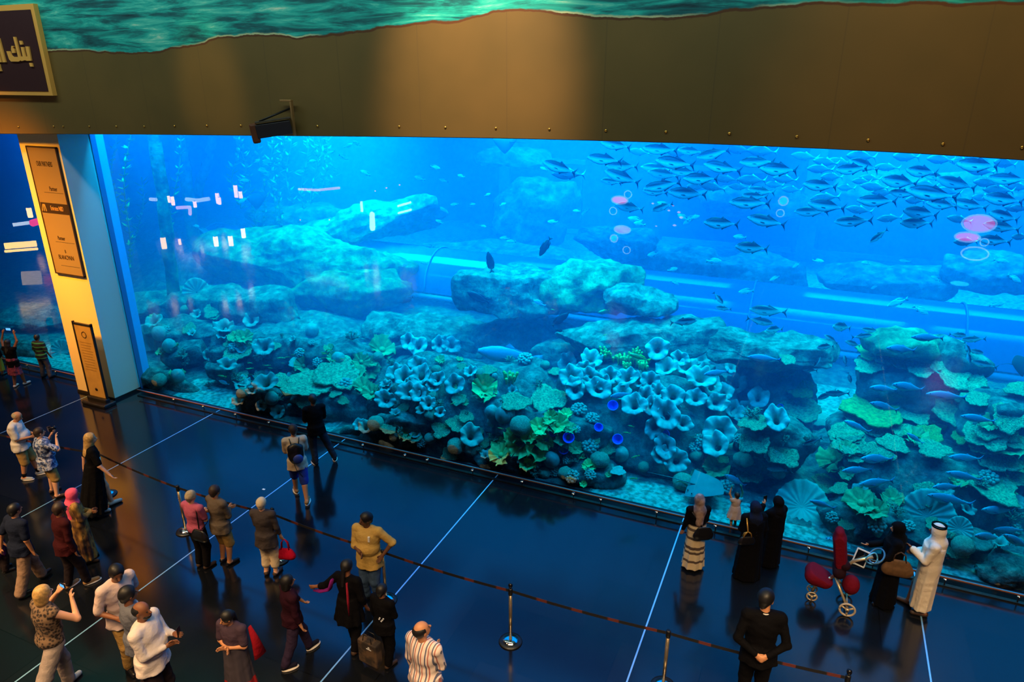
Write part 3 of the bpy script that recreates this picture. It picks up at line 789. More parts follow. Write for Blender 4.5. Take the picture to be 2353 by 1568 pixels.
for s in "1734,960,50 2322,1194,52 2180,1238,34 690,860,36 1005,1000,30 1320,1060,30 1010,930,26 1210,1075,28 900,930,30 1600,1010,30 770,900,40 480,890,22 1130,1010,26".split():
    x, y, z = map(int, s.split(',')); coral('branching_coral', x, y, z * 1.1, .2)
for s in "1374,985,22 1305,1005,28 1300,1033,26 1267,990,20 1407,935,26 1419,1011,26 1522,1000,28 1790,935,14".split():
    x, y, z = map(int, s.split(',')); coral('cup_sponge', x, y, z * 1.1, .75)
EXTRA = random.Random(5)
for kinds, x0, y0, x1, y1, n, s0, s1 in [(('plate_coral', 'brain_coral', 'plate_coral', 'olive_lettuce_coral', 'branching_coral', 'knob_coral', 'branching_coral', 'grey_ruffled_coral'), 800, 985, 1130, 1080, 34, 20, 40),
    (('lettuce_coral', 'olive_lettuce_coral', 'branching_coral', 'brain_coral', 'knob_coral', 'branching_coral', 'lettuce_coral', 'plate_coral'), 1130, 985, 1400, 1140, 56, 18, 40),
    (('plate_coral', 'olive_lettuce_coral', 'grey_ruffled_coral', 'branching_coral', 'dome_sponge', 'brain_coral'), 345, 700, 560, 880, 22, 20, 40),
    (('plate_coral', 'grey_ruffled_coral', 'branching_coral', 'knob_coral', 'olive_lettuce_coral'), 540, 760, 880, 990, 44, 18, 42),
    (('plate_coral', 'branching_coral', 'brain_coral', 'knob_coral'), 1560, 1010, 1860, 1110, 22, 22, 44),
    (('plate_coral', 'brain_coral', 'branching_coral', 'knob_coral', 'grey_ruffled_coral'), 1890, 1100, 2340, 1270, 30, 24, 50),
    (('plate_coral', 'olive_lettuce_coral'), 1920, 960, 2350, 1150, 26, 36, 70),
    (('grey_ruffled_coral', 'olive_lettuce_coral', 'brain_coral', 'plate_coral', 'branching_coral'), 860, 820, 1290, 970, 40, 18, 36)]:
    for i in range(n):
        q_ = (EXTRA.choice(kinds), EXTRA.uniform(x0, x1), EXTRA.uniform(y0, y1), EXTRA.uniform(s0, s1))
        h_ = hit(q_[1], q_[2] + q_[3] * .12)
        if h_ and h_[0].z > .03: coral(*q_, .3)
def bigfan(px, py, size, Y, label, face=.9):
    h_ = hit(px, py)
    if h_: Y = min(Y, h_[0].y - .12)
    Y = max(Y, .3)
    p = at(px, py, Y); k = mpp(p) * size
    o = bpy.data.objects.new('scallop_coral', PROTO['scallop_coral'][0]); C.objects.link(o)
    ax = (Vector((0, 0, 1)) * (1 - face) + (CAM - p).normalized() * face).normalized()
    o.rotation_mode = 'QUATERNION'; o.rotation_quaternion = ax.to_track_quat('Z', 'Y'); o.scale = (k, k, k); o.location = p
    tag(o, label, 'coral')
    # a foot that carries it down to the reef
    return o
bigfan(2130, 1188, 118, 1.5, 'giant round scalloped coral facing the hall behind the white headdress')
bigfan(2205, 1216, 54, 1.4, 'small scalloped coral touching the giant one')
bigfan(1842, 1165, 118, 1.9, 'huge folded scalloped coral behind the red pushchair', .6)
bigfan(452, 672, 62, 6.6, 'ribbed shell shaped coral beside the wooden pile', .95)
bigfan(338, 778, 62, 2.2, 'pale scalloped coral cut off by the blue jamb', .95)
bigfan(143, 806, 48, 1.0, 'pale scalloped coral left of the pillar'.replace('left of', 'behind the notice on'), .95)

# wooden piles and kelp
wood = mat('algae_wood', (120, 150, 110), .95, col2=(70, 92, 80), scale=3, bump=.8, bscale=10)
def pile(p0, p1, r0, r1, label):
    n = 14; pts = []; 
    for i in range(n + 1):
        t = i / n; q = Vector(p0).lerp(Vector(p1), t)
        q += Vector((noise.noise((q.z, r0, 1)) * .12, noise.noise((q.z, r0, 5)) * .12, 0)); pts.append(q)
    rr = [(r0 + (r1 - r0) * i / n) * (1 + .14 * noise.noise((i * .7, r0 * 9, 0))) for i in range(n + 1)]
    o = tube('wooden_pile', pts, rr, wood, None, 14); tag(o, label, 'pile'); return o
a = at(408, 735, 4.6); b = at(356, 305, 4.6); pile((a.x, 4.6, a.z - .2), (b.x, 4.6, b.z + .8), .21, .2, 'algae covered wooden pile standing among the ledges')
a = at(462, 660, 9.0); b = at(412, 305, 9.5); pile(a, b + Vector((0, 0, .5)), .26, .22, 'hazy far wooden pile behind the first one')
a = at(452, 450, 10.5); b = at(505, 305, 10.5); pile(a, b + Vector((0, 0, .5)), .2, .18, 'leaning far wooden strut behind the piles')
a = at(425, 440, 11.5); b = at(372, 400, 11.5)
kelp_m = mat('kelp', (120, 160, 60), .7, var=.3, scale=3)
def kelp(px, y0, y1, Y, seed, w=.30, label='tall leafy kelp strand'):
    r_ = random.Random(seed); a = at(px, y1, Y); b = at(px + r_.uniform(-14, 14), y0, Y)
    out = []; n = 22; L_ = (b - a).length; pts = []
    for i in range(n + 1):
        t = i / n; pts.append(a.lerp(b, t) + Vector((math.sin(t * 7 + seed) * .10, math.cos(t * 5 + seed) * .10, 0)))
    out.append(tube_vf(pts, .018, 5))
    nl = int(L_ / .085)
    for i in range(nl):
        t = i / nl; p = pts[0].lerp(pts[-1], t); q = pts[min(n, int(t * n))]
        an = r_.uniform(0, 6.28); ln = w * r_.uniform(.7, 1.3); d = Vector((math.cos(an), math.sin(an) * .8, r_.uniform(.3, .9))).normalized()
        s = d.cross(Vector((0, 0, 1))).normalized() * .075; tw = Vector((0, 0, .012))
        V = [q, q + d * ln * .35 + s, q + d * ln, q + d * ln * .35 - s, q + d * ln * .4 + tw, q + d * ln * .4 - tw]
        out.append((V, [(0, 1, 4), (1, 2, 4), (2, 3, 4), (3, 0, 4), (1, 0, 5), (2, 1, 5), (3, 2, 5), (0, 3, 5)]))
    V, F = join_vf(*out); o = mesh('kelp', V, F, kelp_m); tag(o, label, 'kelp', 'kelp strands swaying in the tank'); return o
for i, (px, y0, y1, Y) in enumerate([(290, 306, 620, 5.0), (270, 306, 500, 7), (395, 306, 620, 6.5), (542, 306, 440, 8.5), (560, 320, 480, 8), (600, 306, 560, 10), (625, 306, 560, 10), (650, 306, 600, 9.6), (668, 306, 470, 10.5),
      (700, 306, 480, 10.5), (720, 306, 470, 11), (742, 306, 450, 11), (760, 306, 430, 11.5), (585, 306, 560, 11), (636, 306, 500, 11.5), (310, 420, 640, 8)]):
    kelp(px, y0 - 12, y1, Y, i, .34 if Y > 7 else .26, 'tall leafy kelp strand swaying near the wooden piles')
print('reef', round(time.time() - T0, 1), CN)
# ------------------------------------------------------------------ low glass rail in front of the window
steel = mat('brushed_steel', (200, 200, 205), .28, 1.0)
copper = mat('copper_cap', (214, 122, 88), .35, .7)
blackm = mat('black_metal', (16, 16, 18), .4)
chrome = mat('chrome', (225, 225, 230), .12, 1.0)
RY = -.25
RZ = at(1145, 1088, RY).z
def kick_rail(x0, x1, discs, label):
    r = empty('kick_rail', ((x0 + x1) / 2, RY, 0), label=label, cat='railing')
    cx = (x0 + x1) / 2
    box('floor_channel', (x0 - cx, -.035, 0), (x1 - cx, .035, .025), blackm, r)
    pm_ = bpy.data.materials.get('rail_glass') or glass_mat('rail_glass')
    mesh('glass_panel', [(x0 - cx, 0, .025), (x1 - cx, 0, .025), (x1 - cx, 0, RZ), (x0 - cx, 0, RZ)], [(0, 1, 2, 3)], pm_, r, False)
    box('cap_rail', (x0 - cx, -.022, RZ - .008), (x1 - cx, -.006, RZ + .012), copper, r)
    box('cap_strip', (x0 - cx, .0, RZ - .008), (x1 - cx, .02, RZ + .008), mat('blue_steel', (90, 140, 165), .3, .8), r)
    for px, py in discs:
        p = at(px, py, RY - .02); z = max(.07, min(RZ - .03, p.z))
        x = p.x - cx
        tube('post', [(x, .0, 0), (x, .0, z)], .011, blackm, r, 8)
        V, F = lathe_vf([(.0, 0), (.036, 0), (.038, .006), (.034, .014), (.008, .016), (0, .016)], 16)
        Rm = Euler((R(28), 0, 0)).to_matrix()
        d = mesh('disc_cap', [Rm @ Vector(v) for v in V], F, chrome, r); d.location = (x, -.012, z)
    return r
kick_rail(at(314, 889, RY).x, XR - .2, [(398, 917), (466, 934), (540, 952), (617, 971), (743, 1001), (833, 1023), (930, 1046), (981, 1057), (1085, 1081), (1199, 1107), (1317, 1135), (1380, 1148), (1509, 1176), (1645, 1205),
      (1786, 1236), (1861, 1251), (2010, 1284), (2177, 1319), (2348, 1355)], 'long low kick rail with copper coloured cap below the big tank window')
kick_rail(XL + .3, PX0 - .02, [(60, 834), (125, 850)], 'short low kick rail below the small window behind the pillar')

# ------------------------------------------------------------------ sign on the mural
gold = mat('sign_gold', (255, 190, 92), .5); maroon = mat('sign_maroon', (62, 34, 38), .5)
SY = MURAL_Y - .10
tr = at(75, 8, SY); br_ = at(122, 220, SY)
sx1 = (tr.x + br_.x) / 2; z1, z0 = tr.z, br_.z; sx0 = sx1 - 5.5
sg = empty('sign_board', ((sx0 + sx1) / 2, SY, z0), label='dark framed bank sign with gold lettering hung on the mural', cat='sign')
def inl(v): return (v[0] - (sx0 + sx1) / 2, v[1] - SY, v[2] - z0)
box('border', inl((sx0, SY, z0)), inl((sx1, MURAL_Y + .005, z1)), gold, sg)
i1 = at(113, 210, SY); i0 = at(69, 22, SY); ix = (i1.x + i0.x) / 2
box('face', inl((sx0 + .3, SY - .012, i1.z)), inl((ix, SY + .01, i0.z)), maroon, sg)
LET = [[(425, 698), (447, 698), (487, 912), (425, 915), (392, 905), (345, 918), (330, 908), (300, 925), (185, 925), (155, 890), (115, 770), (160, 770), (190, 835), (215, 855), (290, 855), (215, 555), (250, 555), (325, 850), (360, 848), (330, 708), (370, 708), (402, 850), (430, 848), (398, 698)],
       [(305, 613), (340, 613), (357, 670), (320, 672)], [(190, 690), (218, 690), (222, 706), (208, 714), (214, 725), (232, 735), (245, 795), (200, 798), (186, 745)],
       [(455, 945), (495, 945), (510, 1000), (470, 1000)], [(-30, 575), (8, 575), (105, 935), (62, 935)], [(-60, 770), (-5, 770), (45, 935), (-60, 935)], [(-60, 965), (10, 965), (20, 1010), (38, 1070), (-60, 1068)]]
for poly in LET:
    bm = bmesh.new()
    vs = [bm.verts.new(inl(at(x / 6.535, y / 6.535, SY - .014))) for x, y in poly]
    f = bm.faces.new(vs); r_ = bmesh.ops.extrude_face_region(bm, geom=[f])
    for v in [g for g in r_['geom'] if isinstance(g, bmesh.types.BMVert)]: v.co.y -= .03
    bmesh.ops.recalc_face_normals(bm, faces=bm.faces)
    frombm('letter', bm, gold, sg)

# ------------------------------------------------------------------ projector bracket on the mural edge
py_ = MURAL_Y - .55
pa = at(588, 300, py_); pb = at(668, 288, MURAL_Y - .12)
pj = empty('projector', (pb.x - .5, MURAL_Y - .2, pb.z), label='dark wall projector on a bracket at the lower edge of the brown wall', cat='projector')
bm = bmesh.new(); a = pa - Vector(pj.location); b = pb - Vector(pj.location)
d = (b - a); ln = d.length; rot = d.to_track_quat('X', 'Z').to_matrix()
bx(bm, (a + b) / 2 + Vector((0, 0, -.02)), (ln, .30, .24), rot, .015); frombm('housing', bm, mat('dark_housing', (34, 34, 40), .5), pj)
bm = bmesh.new(); bx(bm, (a + b) / 2 + Vector((0, 0, .14)), (ln * 1.0, .34, .02), rot, .004); frombm('top_cover', bm, mat('cover_grey', (70, 62, 50), .5), pj)
bm = bmesh.new(); bx(bm, a + Vector((-.03, 0, -.05)), (.14, .32, .34), rot, .03); frombm('end_cap', bm, mat('rust_cap', (104, 56, 26), .6), pj)
bm = bmesh.new(); bx(bm, b + Vector((.05, .02, .12)), (.035, .06, .62), None, .004); bx(bm, b + Vector((-.06, .02, .43)), (.26, .06, .03), None, .004); frombm('wall_bracket', bm, mat('bracket_brass', (190, 150, 96), .4, .5), pj)
tube('arm', [b + Vector((.0, .05, .3)), a + Vector((.1, 0, .16))], .018, blackm, pj, 6)

# ------------------------------------------------------------------ plaque and standing notice at the pillar
bronze = bpy.data.materials.new('brushed_bronze'); bronze.use_nodes = True
nt = bronze.node_tree; b_ = nt.nodes['Principled BSDF']; b_.inputs['Metallic'].default_value = .85; b_.inputs['Roughness'].default_value = .38; b_.inputs['Base Color'].default_value = L((235, 200, 120))
tc_ = nt.nodes.new('ShaderNodeTexCoord'); mp_ = nt.nodes.new('ShaderNodeMapping'); mp_.inputs['Scale'].default_value = (1, 1, 60); n_ = nt.nodes.new('ShaderNodeTexNoise'); n_.inputs['Scale'].default_value = 3
nt.links.new(tc_.outputs['Object'], mp_.inputs[0]); nt.links.new(mp_.outputs[0], n_.inputs['Vector']); q_ = nt.nodes.new('ShaderNodeBump'); q_.inputs['Strength'].default_value = .25; nt.links.new(n_.outputs[0], q_.inputs['Height']); nt.links.new(q_.outputs[0], b_.inputs['Normal'])
FY = PYF - .03
tl, tr, br, bl = [at(x, y, FY) for x, y in ((60, 337), (128, 336), (195, 637), (129, 629))]
x0 = (tl.x + bl.x) / 2; x1 = (tr.x + br.x) / 2; zt = (tl.z + tr.z) / 2; zb = (bl.z + br.z) / 2
pcx = (x0 + x1) / 2; pcz = (zt + zb) / 2; pw = x1 - x0; ph = zt - zb
pq = empty('partners_plaque', (pcx, FY, zb), label='tall bronze partners plaque with engraved names on the pillar', cat='plaque')
ink = mat('engraved_ink', (40, 26, 12), .6)
box('plate', (-pw / 2 + .03, -.012, .03), (pw / 2 - .03, .03, ph - .03), bronze, pq)
bm = bmesh.new()
for c_, s_ in (((0, .005, .015), (pw, .05, .03)), ((0, .005, ph - .015), (pw, .05, .03)), ((-pw / 2 + .015, .005, ph / 2), (.03, .05, ph)), ((pw / 2 - .015, .005, ph / 2), (.03, .05, ph))): bx(bm, Vector(c_), s_)
frombm('border', bm, ink, pq)
def tline(s, zf, size, x=0.0, sx=.6): return text_mesh('lettering', s, size, ink, pq, (x, -.0145, ph * zf), (PI / 2, 0, 0), .002, sx=sx)
tline('OUR PARTNERS', .87, .165, 0, .47); tline('Partner', .685, .15, .12); tline('Partner', .30, .14, 0); tline('B', .195, .12, .04); tline('BLANCPAIN', .145, .155, .02, .66)
for zf in (.655, .268, .075): box('rule_line', (-pw * .22, -.015, ph * zf), (pw * .42, -.011, ph * zf + .008), ink, pq)
nm = box('name_panel', (-pw / 2 + .06, -.018, ph * .495), (pw / 2 - .04, -.01, ph * .575), ink, pq)
text_mesh('lettering', 'Emirates NBD', .155, mat('name_gold', (214, 168, 92), .5), nm, (.10, -.0205, ph * .535), (PI / 2, 0, 0), .002, sx=.5)
bm = bmesh.new()
for i in range(3):
    bx(bm, Vector((-pw / 2 + .12 + i * .05, -.020, ph * .535)), (.022, .004, ph * .055), Euler((0, R(18 - 14 * i), 0)).to_matrix())
frombm('emblem', bm, MATS['name_gold'], nm)

NY = PYF - .30
g0 = fl(222, 912); nb = at(222, 905, NY)
tlx = at(170, 742, NY); trx = at(205, 742, NY)
nz = tlx.z; nw = (at(243, 880, NY).x - at(207, 880, NY).x) * 1.0
ncx = (tlx.x + trx.x) / 2
st_ = empty('notice_stand', (ncx, NY, 0), label='slim standing notice in a black frame at the pillar foot', cat='sign')
nm_ = mat('notice_paper', (172, 150, 92), .6, var=.15, scale=4)
box('notice_panel', (-nw / 2, -.01, .14), (nw / 2, .02, nz), nm_, st_)
bm = bmesh.new()
for c_, s_ in (((0, 0, nz), (nw + .08, .05, .04)), ((-nw / 2 - .02, 0, nz / 2 + .05), (.04, .05, nz)), ((nw / 2 + .02, 0, nz / 2 + .05), (.04, .05, nz))): bx(bm, Vector(c_), s_)
frombm('frame', bm, blackm, st_)
bm = bmesh.new(); bx(bm, Vector((0, -.02, .05)), (nw + .25, .36, .1), None, .03); bx(bm, Vector((0, -.01, .14)), (nw + .1, .14, .14), None, .03); frombm('foot', bm, blackm, st_)
V, F = tube_vf([(.08 * math.cos(a), -.011, .08 * math.sin(a) + nz - .28) for a in [i * PI / 12 for i in range(25)]], .009, 6); mesh('seal', V, F, ink, st_)
for i in range(11): box('text_row', (-nw * .34, -.0125, nz - .5 - i * .075), (nw * (.34 - .06 * (i % 3)), -.0105, nz - .488 - i * .075), mat('faint_ink', (120, 100, 60), .7), st_)
V, F = lathe_vf([(0, .004), (.045, .004), (.045, 0)], 16); mesh('small_seal', [(v[0], -v[2] - .011, v[1] + .42) for v in V], F, ink, st_)

# ------------------------------------------------------------------ queue posts and belts
def stanchion(ball=True):
    r = empty('queue_post')
    lathe('base', [(.0, 0), (.17, 0), (.18, .006), (.17, .022), (.12, .032), (.04, .04), (.0, .04)], blackm, r, 32)
    lathe('base_cover', [(.0, .034), (.118, .034), (.116, .042), (.04, .058), (.0, .058)], chrome, r, 32)
    lathe('pole', [(.0, .05), (.026, .05), (.026, .90), (.0, .90)], mat('pole_steel', (216, 190, 150), .25, .9), r, 20)
    lathe('belt_head', [(.0, .88), (.03, .88), (.033, .9), (.033, .985), (.028, .995), (0, .995)], blackm, r, 20)
    if ball: lathe('ball_finial', [(0, .99), (.014, .99), (.014, 1.01), (.026, 1.02), (.034, 1.045), (.028, 1.072), (.012, 1.084), (0, 1.085)], mat('black_gloss', (14, 12, 16), .15), r, 20)
    return r
qa = stanchion(True); qb = stanchion(False)
QP = [((225, 1042), 0, 'queue post gripped by the long haired blonde woman'), ((408, 1120), 0, 'queue post behind the silver haired woman in pink'), ((627, 1181), 1, 'ball topped queue post beside the white haired woman'),
      ((879, 1268), 0, 'queue post under the hand of the man in yellow'), ((1173, 1357), 1, 'ball topped queue post standing alone on the open floor'), ((1536, 1454), 0, 'queue post next to the man in the black suit'),
      ((1949, 1557), 1, 'ball topped queue post cut by the lower frame edge')]
QPOS = []
for i, ((px, py), ball, lab) in enumerate(QP):
    src = qa if ball else qb
    used = src.get('label') is not None
    o = copy_tree(src) if used else src
    p = fl(px, py, .96); o.location = (p.x, p.y, 0); o.rotation_euler = (0, 0, 0)
    tag(o, lab, 'queue post', 'queue posts of the belt barrier'); QPOS.append(p)
belt_m = bpy.data.materials.new('belt_webbing'); belt_m.use_nodes = True
nt = belt_m.node_tree; b_ = nt.nodes['Principled BSDF']; b_.inputs['Roughness'].default_value = .7
tc_ = nt.nodes.new('ShaderNodeTexCoord'); sp_ = nt.nodes.new('ShaderNodeSeparateXYZ'); nt.links.new(tc_.outputs['Object'], sp_.inputs[0])
m1 = nt.nodes.new('ShaderNodeMath'); m1.operation = 'MULTIPLY'; m1.inputs[1].default_value = 1.9; nt.links.new(sp_.outputs[0], m1.inputs[0])
m2 = nt.nodes.new('ShaderNodeMath'); m2.operation = 'FRACT'; nt.links.new(m1.outputs[0], m2.inputs[0])
rp_ = nt.nodes.new('ShaderNodeValToRGB'); rp_.color_ramp.elements[0].color = L((16, 14, 18)); rp_.color_ramp.elements[0].position = .68; rp_.color_ramp.elements[1].color = L((96, 40, 36)); rp_.color_ramp.elements[1].position = .72
nt.links.new(m2.outputs[0], rp_.inputs[0]); nt.links.new(rp_.outputs[0], b_.inputs['Base Color'])
def belt(a, b, label):
    a = Vector((a.x, a.y, 0)); b = Vector((b.x, b.y, 0)); d = b - a; ln = d.length; u = d.normalized()
    ln -= .07; n = 12; V = []; F = []
    for i in range(n + 1):
        t = i / n; z = .945 - .03 * 4 * t * (1 - t)
        for dy, dz in ((-.002, -.024), (-.002, .024), (.002, .024), (.002, -.024)): V.append((ln * t, dy, z + dz))
    for i in range(n):
        for k in range(4): F.append((i * 4 + k, i * 4 + (k + 1) % 4, (i + 1) * 4 + (k + 1) % 4, (i + 1) * 4 + k))
    F += [(3, 2, 1, 0), (n * 4, n * 4 + 1, n * 4 + 2, n * 4 + 3)]
    o = mesh('barrier_belt', V, F, belt_m, None, False); s = a + u * .035; o.location = (s.x, s.y, 0); o.rotation_euler = (0, 0, math.atan2(d.y, d.x))
    tag(o, label, 'belt'); return o
far_l = fl(-60, 985, .96)
labs = ['black belt running off to the side window from the blonde woman', 'black belt between the blonde woman and the woman in pink', 'black belt behind the couple and the white haired woman', 'black belt behind the man in the yellow shirt',
        'black belt across the open floor beyond the walking visitors', 'black belt crossing the long floor strip to the suit side post', 'black belt passing behind the man in the black suit']
seq = [far_l] + QPOS
for i in range(len(seq) - 1): belt(seq[i], seq[i + 1], labs[i])

# ------------------------------------------------------------------ lamps of the hall behind the viewer, mirrored by the window
def mirror(px, py, D):
    p = at(px, py, D)
    while p.z < 1.3 and D > 2.5: D -= .5; p = at(px, py, D)
    return Vector((p.x, .04 - D, p.z)), mpp(p)
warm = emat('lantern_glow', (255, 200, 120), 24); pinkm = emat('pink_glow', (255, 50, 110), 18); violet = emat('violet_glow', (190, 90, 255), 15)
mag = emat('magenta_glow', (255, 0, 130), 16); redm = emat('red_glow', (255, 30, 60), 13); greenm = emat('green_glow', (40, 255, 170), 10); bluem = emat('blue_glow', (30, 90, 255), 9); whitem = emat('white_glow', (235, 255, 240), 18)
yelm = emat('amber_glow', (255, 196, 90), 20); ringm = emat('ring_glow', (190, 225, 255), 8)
LAN = [(500, 456, 9, 24), (542, 440, 9, 28), (553, 448, 8, 16), (496, 555, 11, 23), (530, 554, 11, 23), (559, 536, 10, 22), (376, 559, 12, 26), (397, 462, 8, 20), (448, 470, 8, 14), (413, 556, 6, 14), (68, 489, 11, 22), (504, 462, 8, 16), (388, 458, 6, 16), (2190, 470, 0, 0)]
LANG = 'warm lantern hanging in the hall behind the viewer'
l0 = None
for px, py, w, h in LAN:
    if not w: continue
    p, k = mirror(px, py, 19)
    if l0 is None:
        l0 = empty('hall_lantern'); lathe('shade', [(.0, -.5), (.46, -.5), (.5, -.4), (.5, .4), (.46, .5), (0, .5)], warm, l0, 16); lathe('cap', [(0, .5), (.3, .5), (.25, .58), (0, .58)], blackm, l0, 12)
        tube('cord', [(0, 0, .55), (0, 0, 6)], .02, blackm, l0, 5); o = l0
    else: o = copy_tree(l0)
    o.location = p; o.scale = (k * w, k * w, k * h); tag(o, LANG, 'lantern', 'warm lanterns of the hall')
def disc(px, py, w, h, m_, lab, ring=True, D=17):
    p, k = mirror(px, py, D)
    r = empty('disc_lamp', p, label=lab, cat='lamp')
    V, F = lathe_vf([(0, 0), (.46, 0), (.46, .05), (0, .05)], 32)
    til = math.asin(min(1, h / w)) 
    r.rotation_euler = (R(90) - 0, 0, 0)
    mesh('glow_disc', [(v[0] * k * w, v[1] * k * h, v[2] * .1) for v in V], F, m_, r)
    if ring:
        pts = [(.5 * k * w * math.cos(i * PI / 20), .5 * k * h * math.sin(i * PI / 20), 0) for i in range(41)]
        tube('rim', pts, .03, ringm, r, 6)
    return r
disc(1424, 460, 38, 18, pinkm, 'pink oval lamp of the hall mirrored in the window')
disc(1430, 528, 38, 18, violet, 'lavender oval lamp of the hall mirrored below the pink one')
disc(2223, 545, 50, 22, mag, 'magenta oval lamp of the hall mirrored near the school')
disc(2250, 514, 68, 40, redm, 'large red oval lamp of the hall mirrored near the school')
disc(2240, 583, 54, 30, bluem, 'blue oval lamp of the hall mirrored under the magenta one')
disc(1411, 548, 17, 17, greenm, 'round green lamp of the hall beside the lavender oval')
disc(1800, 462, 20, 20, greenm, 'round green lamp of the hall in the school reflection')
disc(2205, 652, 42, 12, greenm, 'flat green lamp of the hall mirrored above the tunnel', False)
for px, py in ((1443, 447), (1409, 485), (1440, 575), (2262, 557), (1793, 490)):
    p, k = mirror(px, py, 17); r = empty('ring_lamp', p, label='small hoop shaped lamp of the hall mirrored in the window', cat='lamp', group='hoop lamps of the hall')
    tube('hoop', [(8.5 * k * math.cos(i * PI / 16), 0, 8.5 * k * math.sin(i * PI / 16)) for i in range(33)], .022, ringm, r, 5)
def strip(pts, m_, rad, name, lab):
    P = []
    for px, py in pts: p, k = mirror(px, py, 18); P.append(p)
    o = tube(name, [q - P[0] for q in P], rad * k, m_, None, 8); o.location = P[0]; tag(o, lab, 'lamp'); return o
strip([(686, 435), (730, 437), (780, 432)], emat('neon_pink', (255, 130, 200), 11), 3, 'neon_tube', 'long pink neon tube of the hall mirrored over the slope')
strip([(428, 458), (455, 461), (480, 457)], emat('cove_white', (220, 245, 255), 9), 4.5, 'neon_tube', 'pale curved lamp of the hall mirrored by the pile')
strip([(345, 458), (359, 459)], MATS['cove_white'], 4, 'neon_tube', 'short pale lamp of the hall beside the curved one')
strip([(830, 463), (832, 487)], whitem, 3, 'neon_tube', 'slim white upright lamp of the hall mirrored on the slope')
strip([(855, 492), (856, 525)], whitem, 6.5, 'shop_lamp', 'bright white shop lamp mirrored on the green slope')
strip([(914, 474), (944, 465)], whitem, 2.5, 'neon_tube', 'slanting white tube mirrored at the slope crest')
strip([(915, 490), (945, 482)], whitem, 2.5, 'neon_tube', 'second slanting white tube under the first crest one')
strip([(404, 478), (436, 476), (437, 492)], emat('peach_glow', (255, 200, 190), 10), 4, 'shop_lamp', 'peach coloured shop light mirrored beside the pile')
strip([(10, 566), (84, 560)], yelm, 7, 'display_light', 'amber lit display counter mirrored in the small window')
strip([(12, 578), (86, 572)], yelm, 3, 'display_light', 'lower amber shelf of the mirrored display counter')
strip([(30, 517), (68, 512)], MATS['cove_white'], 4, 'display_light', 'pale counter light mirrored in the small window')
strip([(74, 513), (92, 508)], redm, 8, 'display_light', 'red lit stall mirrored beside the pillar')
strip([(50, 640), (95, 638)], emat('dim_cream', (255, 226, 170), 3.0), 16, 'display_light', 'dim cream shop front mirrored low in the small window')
for px, py in ((690, 506), (757, 505), (862, 439), (888, 432), (918, 425)):
    p, k = mirror(px, py, 18); o = mesh('spot_lamp', *lathe_vf([(0, -2.2 * k), (2.2 * k, 0), (0, 2.2 * k)], 10), MATS['pink_glow']); o.location = p
    tag(o, 'tiny pink pin lamp of the hall mirrored on the slope', 'lamp', 'tiny pink pin lamps')
for px, py, w in ((1500, 468, 4), (1547, 473, 3), (1537, 484, 4), (1560, 488, 5), (1565, 500, 6), (1508, 520, 3), (1550, 518, 5)):
    p, k = mirror(px, py, 18); o = mesh('spot_lamp', *lathe_vf([(0, -w * k * .6), (w * k, 0), (0, w * k * .6)], 8), MATS['peach_glow']); o.location = p
    tag(o, 'small shop light of the hall mirrored below the school', 'lamp', 'small shop lights mirrored below the school')
# ------------------------------------------------------------------ fish
def fish_mat(name, back, belly, band=.02, rough=.35, spots=None):
    m = bpy.data.materials.new(name); m.use_nodes = True
    nt = m.node_tree; N = nt.nodes; K = nt.links; b = N['Principled BSDF']; b.inputs['Roughness'].default_value = rough
    tc = N.new('ShaderNodeTexCoord'); sp = N.new('ShaderNodeSeparateXYZ'); K.new(tc.outputs['Object'], sp.inputs[0])
    mr = N.new('ShaderNodeMapRange'); mr.inputs['From Min'].default_value = -.03; mr.inputs['From Max'].default_value = .06 + band; K.new(sp.outputs[2], mr.inputs[0])
    mx = N.new('ShaderNodeMix'); mx.data_type = 'RGBA'; mx.inputs['A'].default_value = L(belly); mx.inputs['B'].default_value = L(back); K.new(mr.outputs[0], mx.inputs['Factor'])
    out = mx.outputs['Result']
    if spots:
        v = N.new('ShaderNodeTexVoronoi'); v.inputs['Scale'].default_value = spots[0]; K.new(tc.outputs['Object'], v.inputs['Vector'])
        lt = N.new('ShaderNodeMath'); lt.operation = 'LESS_THAN'; lt.inputs[1].default_value = spots[1]; K.new(v.outputs['Distance'], lt.inputs[0])
        m2 = N.new('ShaderNodeMix'); m2.data_type = 'RGBA'; m2.inputs['B'].default_value = L(spots[2]); K.new(out, m2.inputs['A']); K.new(lt.outputs[0], m2.inputs['Factor']); out = m2.outputs['Result']
    K.new(out, b.inputs['Base Color']); return m
def fish_body(top, bot, wid, n=22, na=14, L0=-.5, L1=.36):
    """lofted body, head at -x. top/bot/wid: lists of half sizes along the length"""
    V = []; F = []
    def s(a, t):
        u = t * (len(a) - 1); i = min(int(u), len(a) - 2); f = u - i; f = f * f * (3 - 2 * f); return a[i] * (1 - f) + a[i + 1] * f
    for i in range(n + 1):
        t = i / n; x = L0 + (L1 - L0) * t; T, B, W = s(top, t), s(bot, t), s(wid, t)
        for k in range(na):
            th = 2 * PI * k / na; c, d = math.cos(th), math.sin(th)
            V.append((x, W * c * (1 - .15 * abs(d)), (T if d > 0 else B) * d))
    for i in range(n):
        for k in range(na):
            k2 = (k + 1) % na; F.append((i * na + k, i * na + k2, (i + 1) * na + k2, (i + 1) * na + k))
    F.append(tuple(range(na))); F.append(tuple(n * na + k for k in range(na))[::-1])
    return V, F
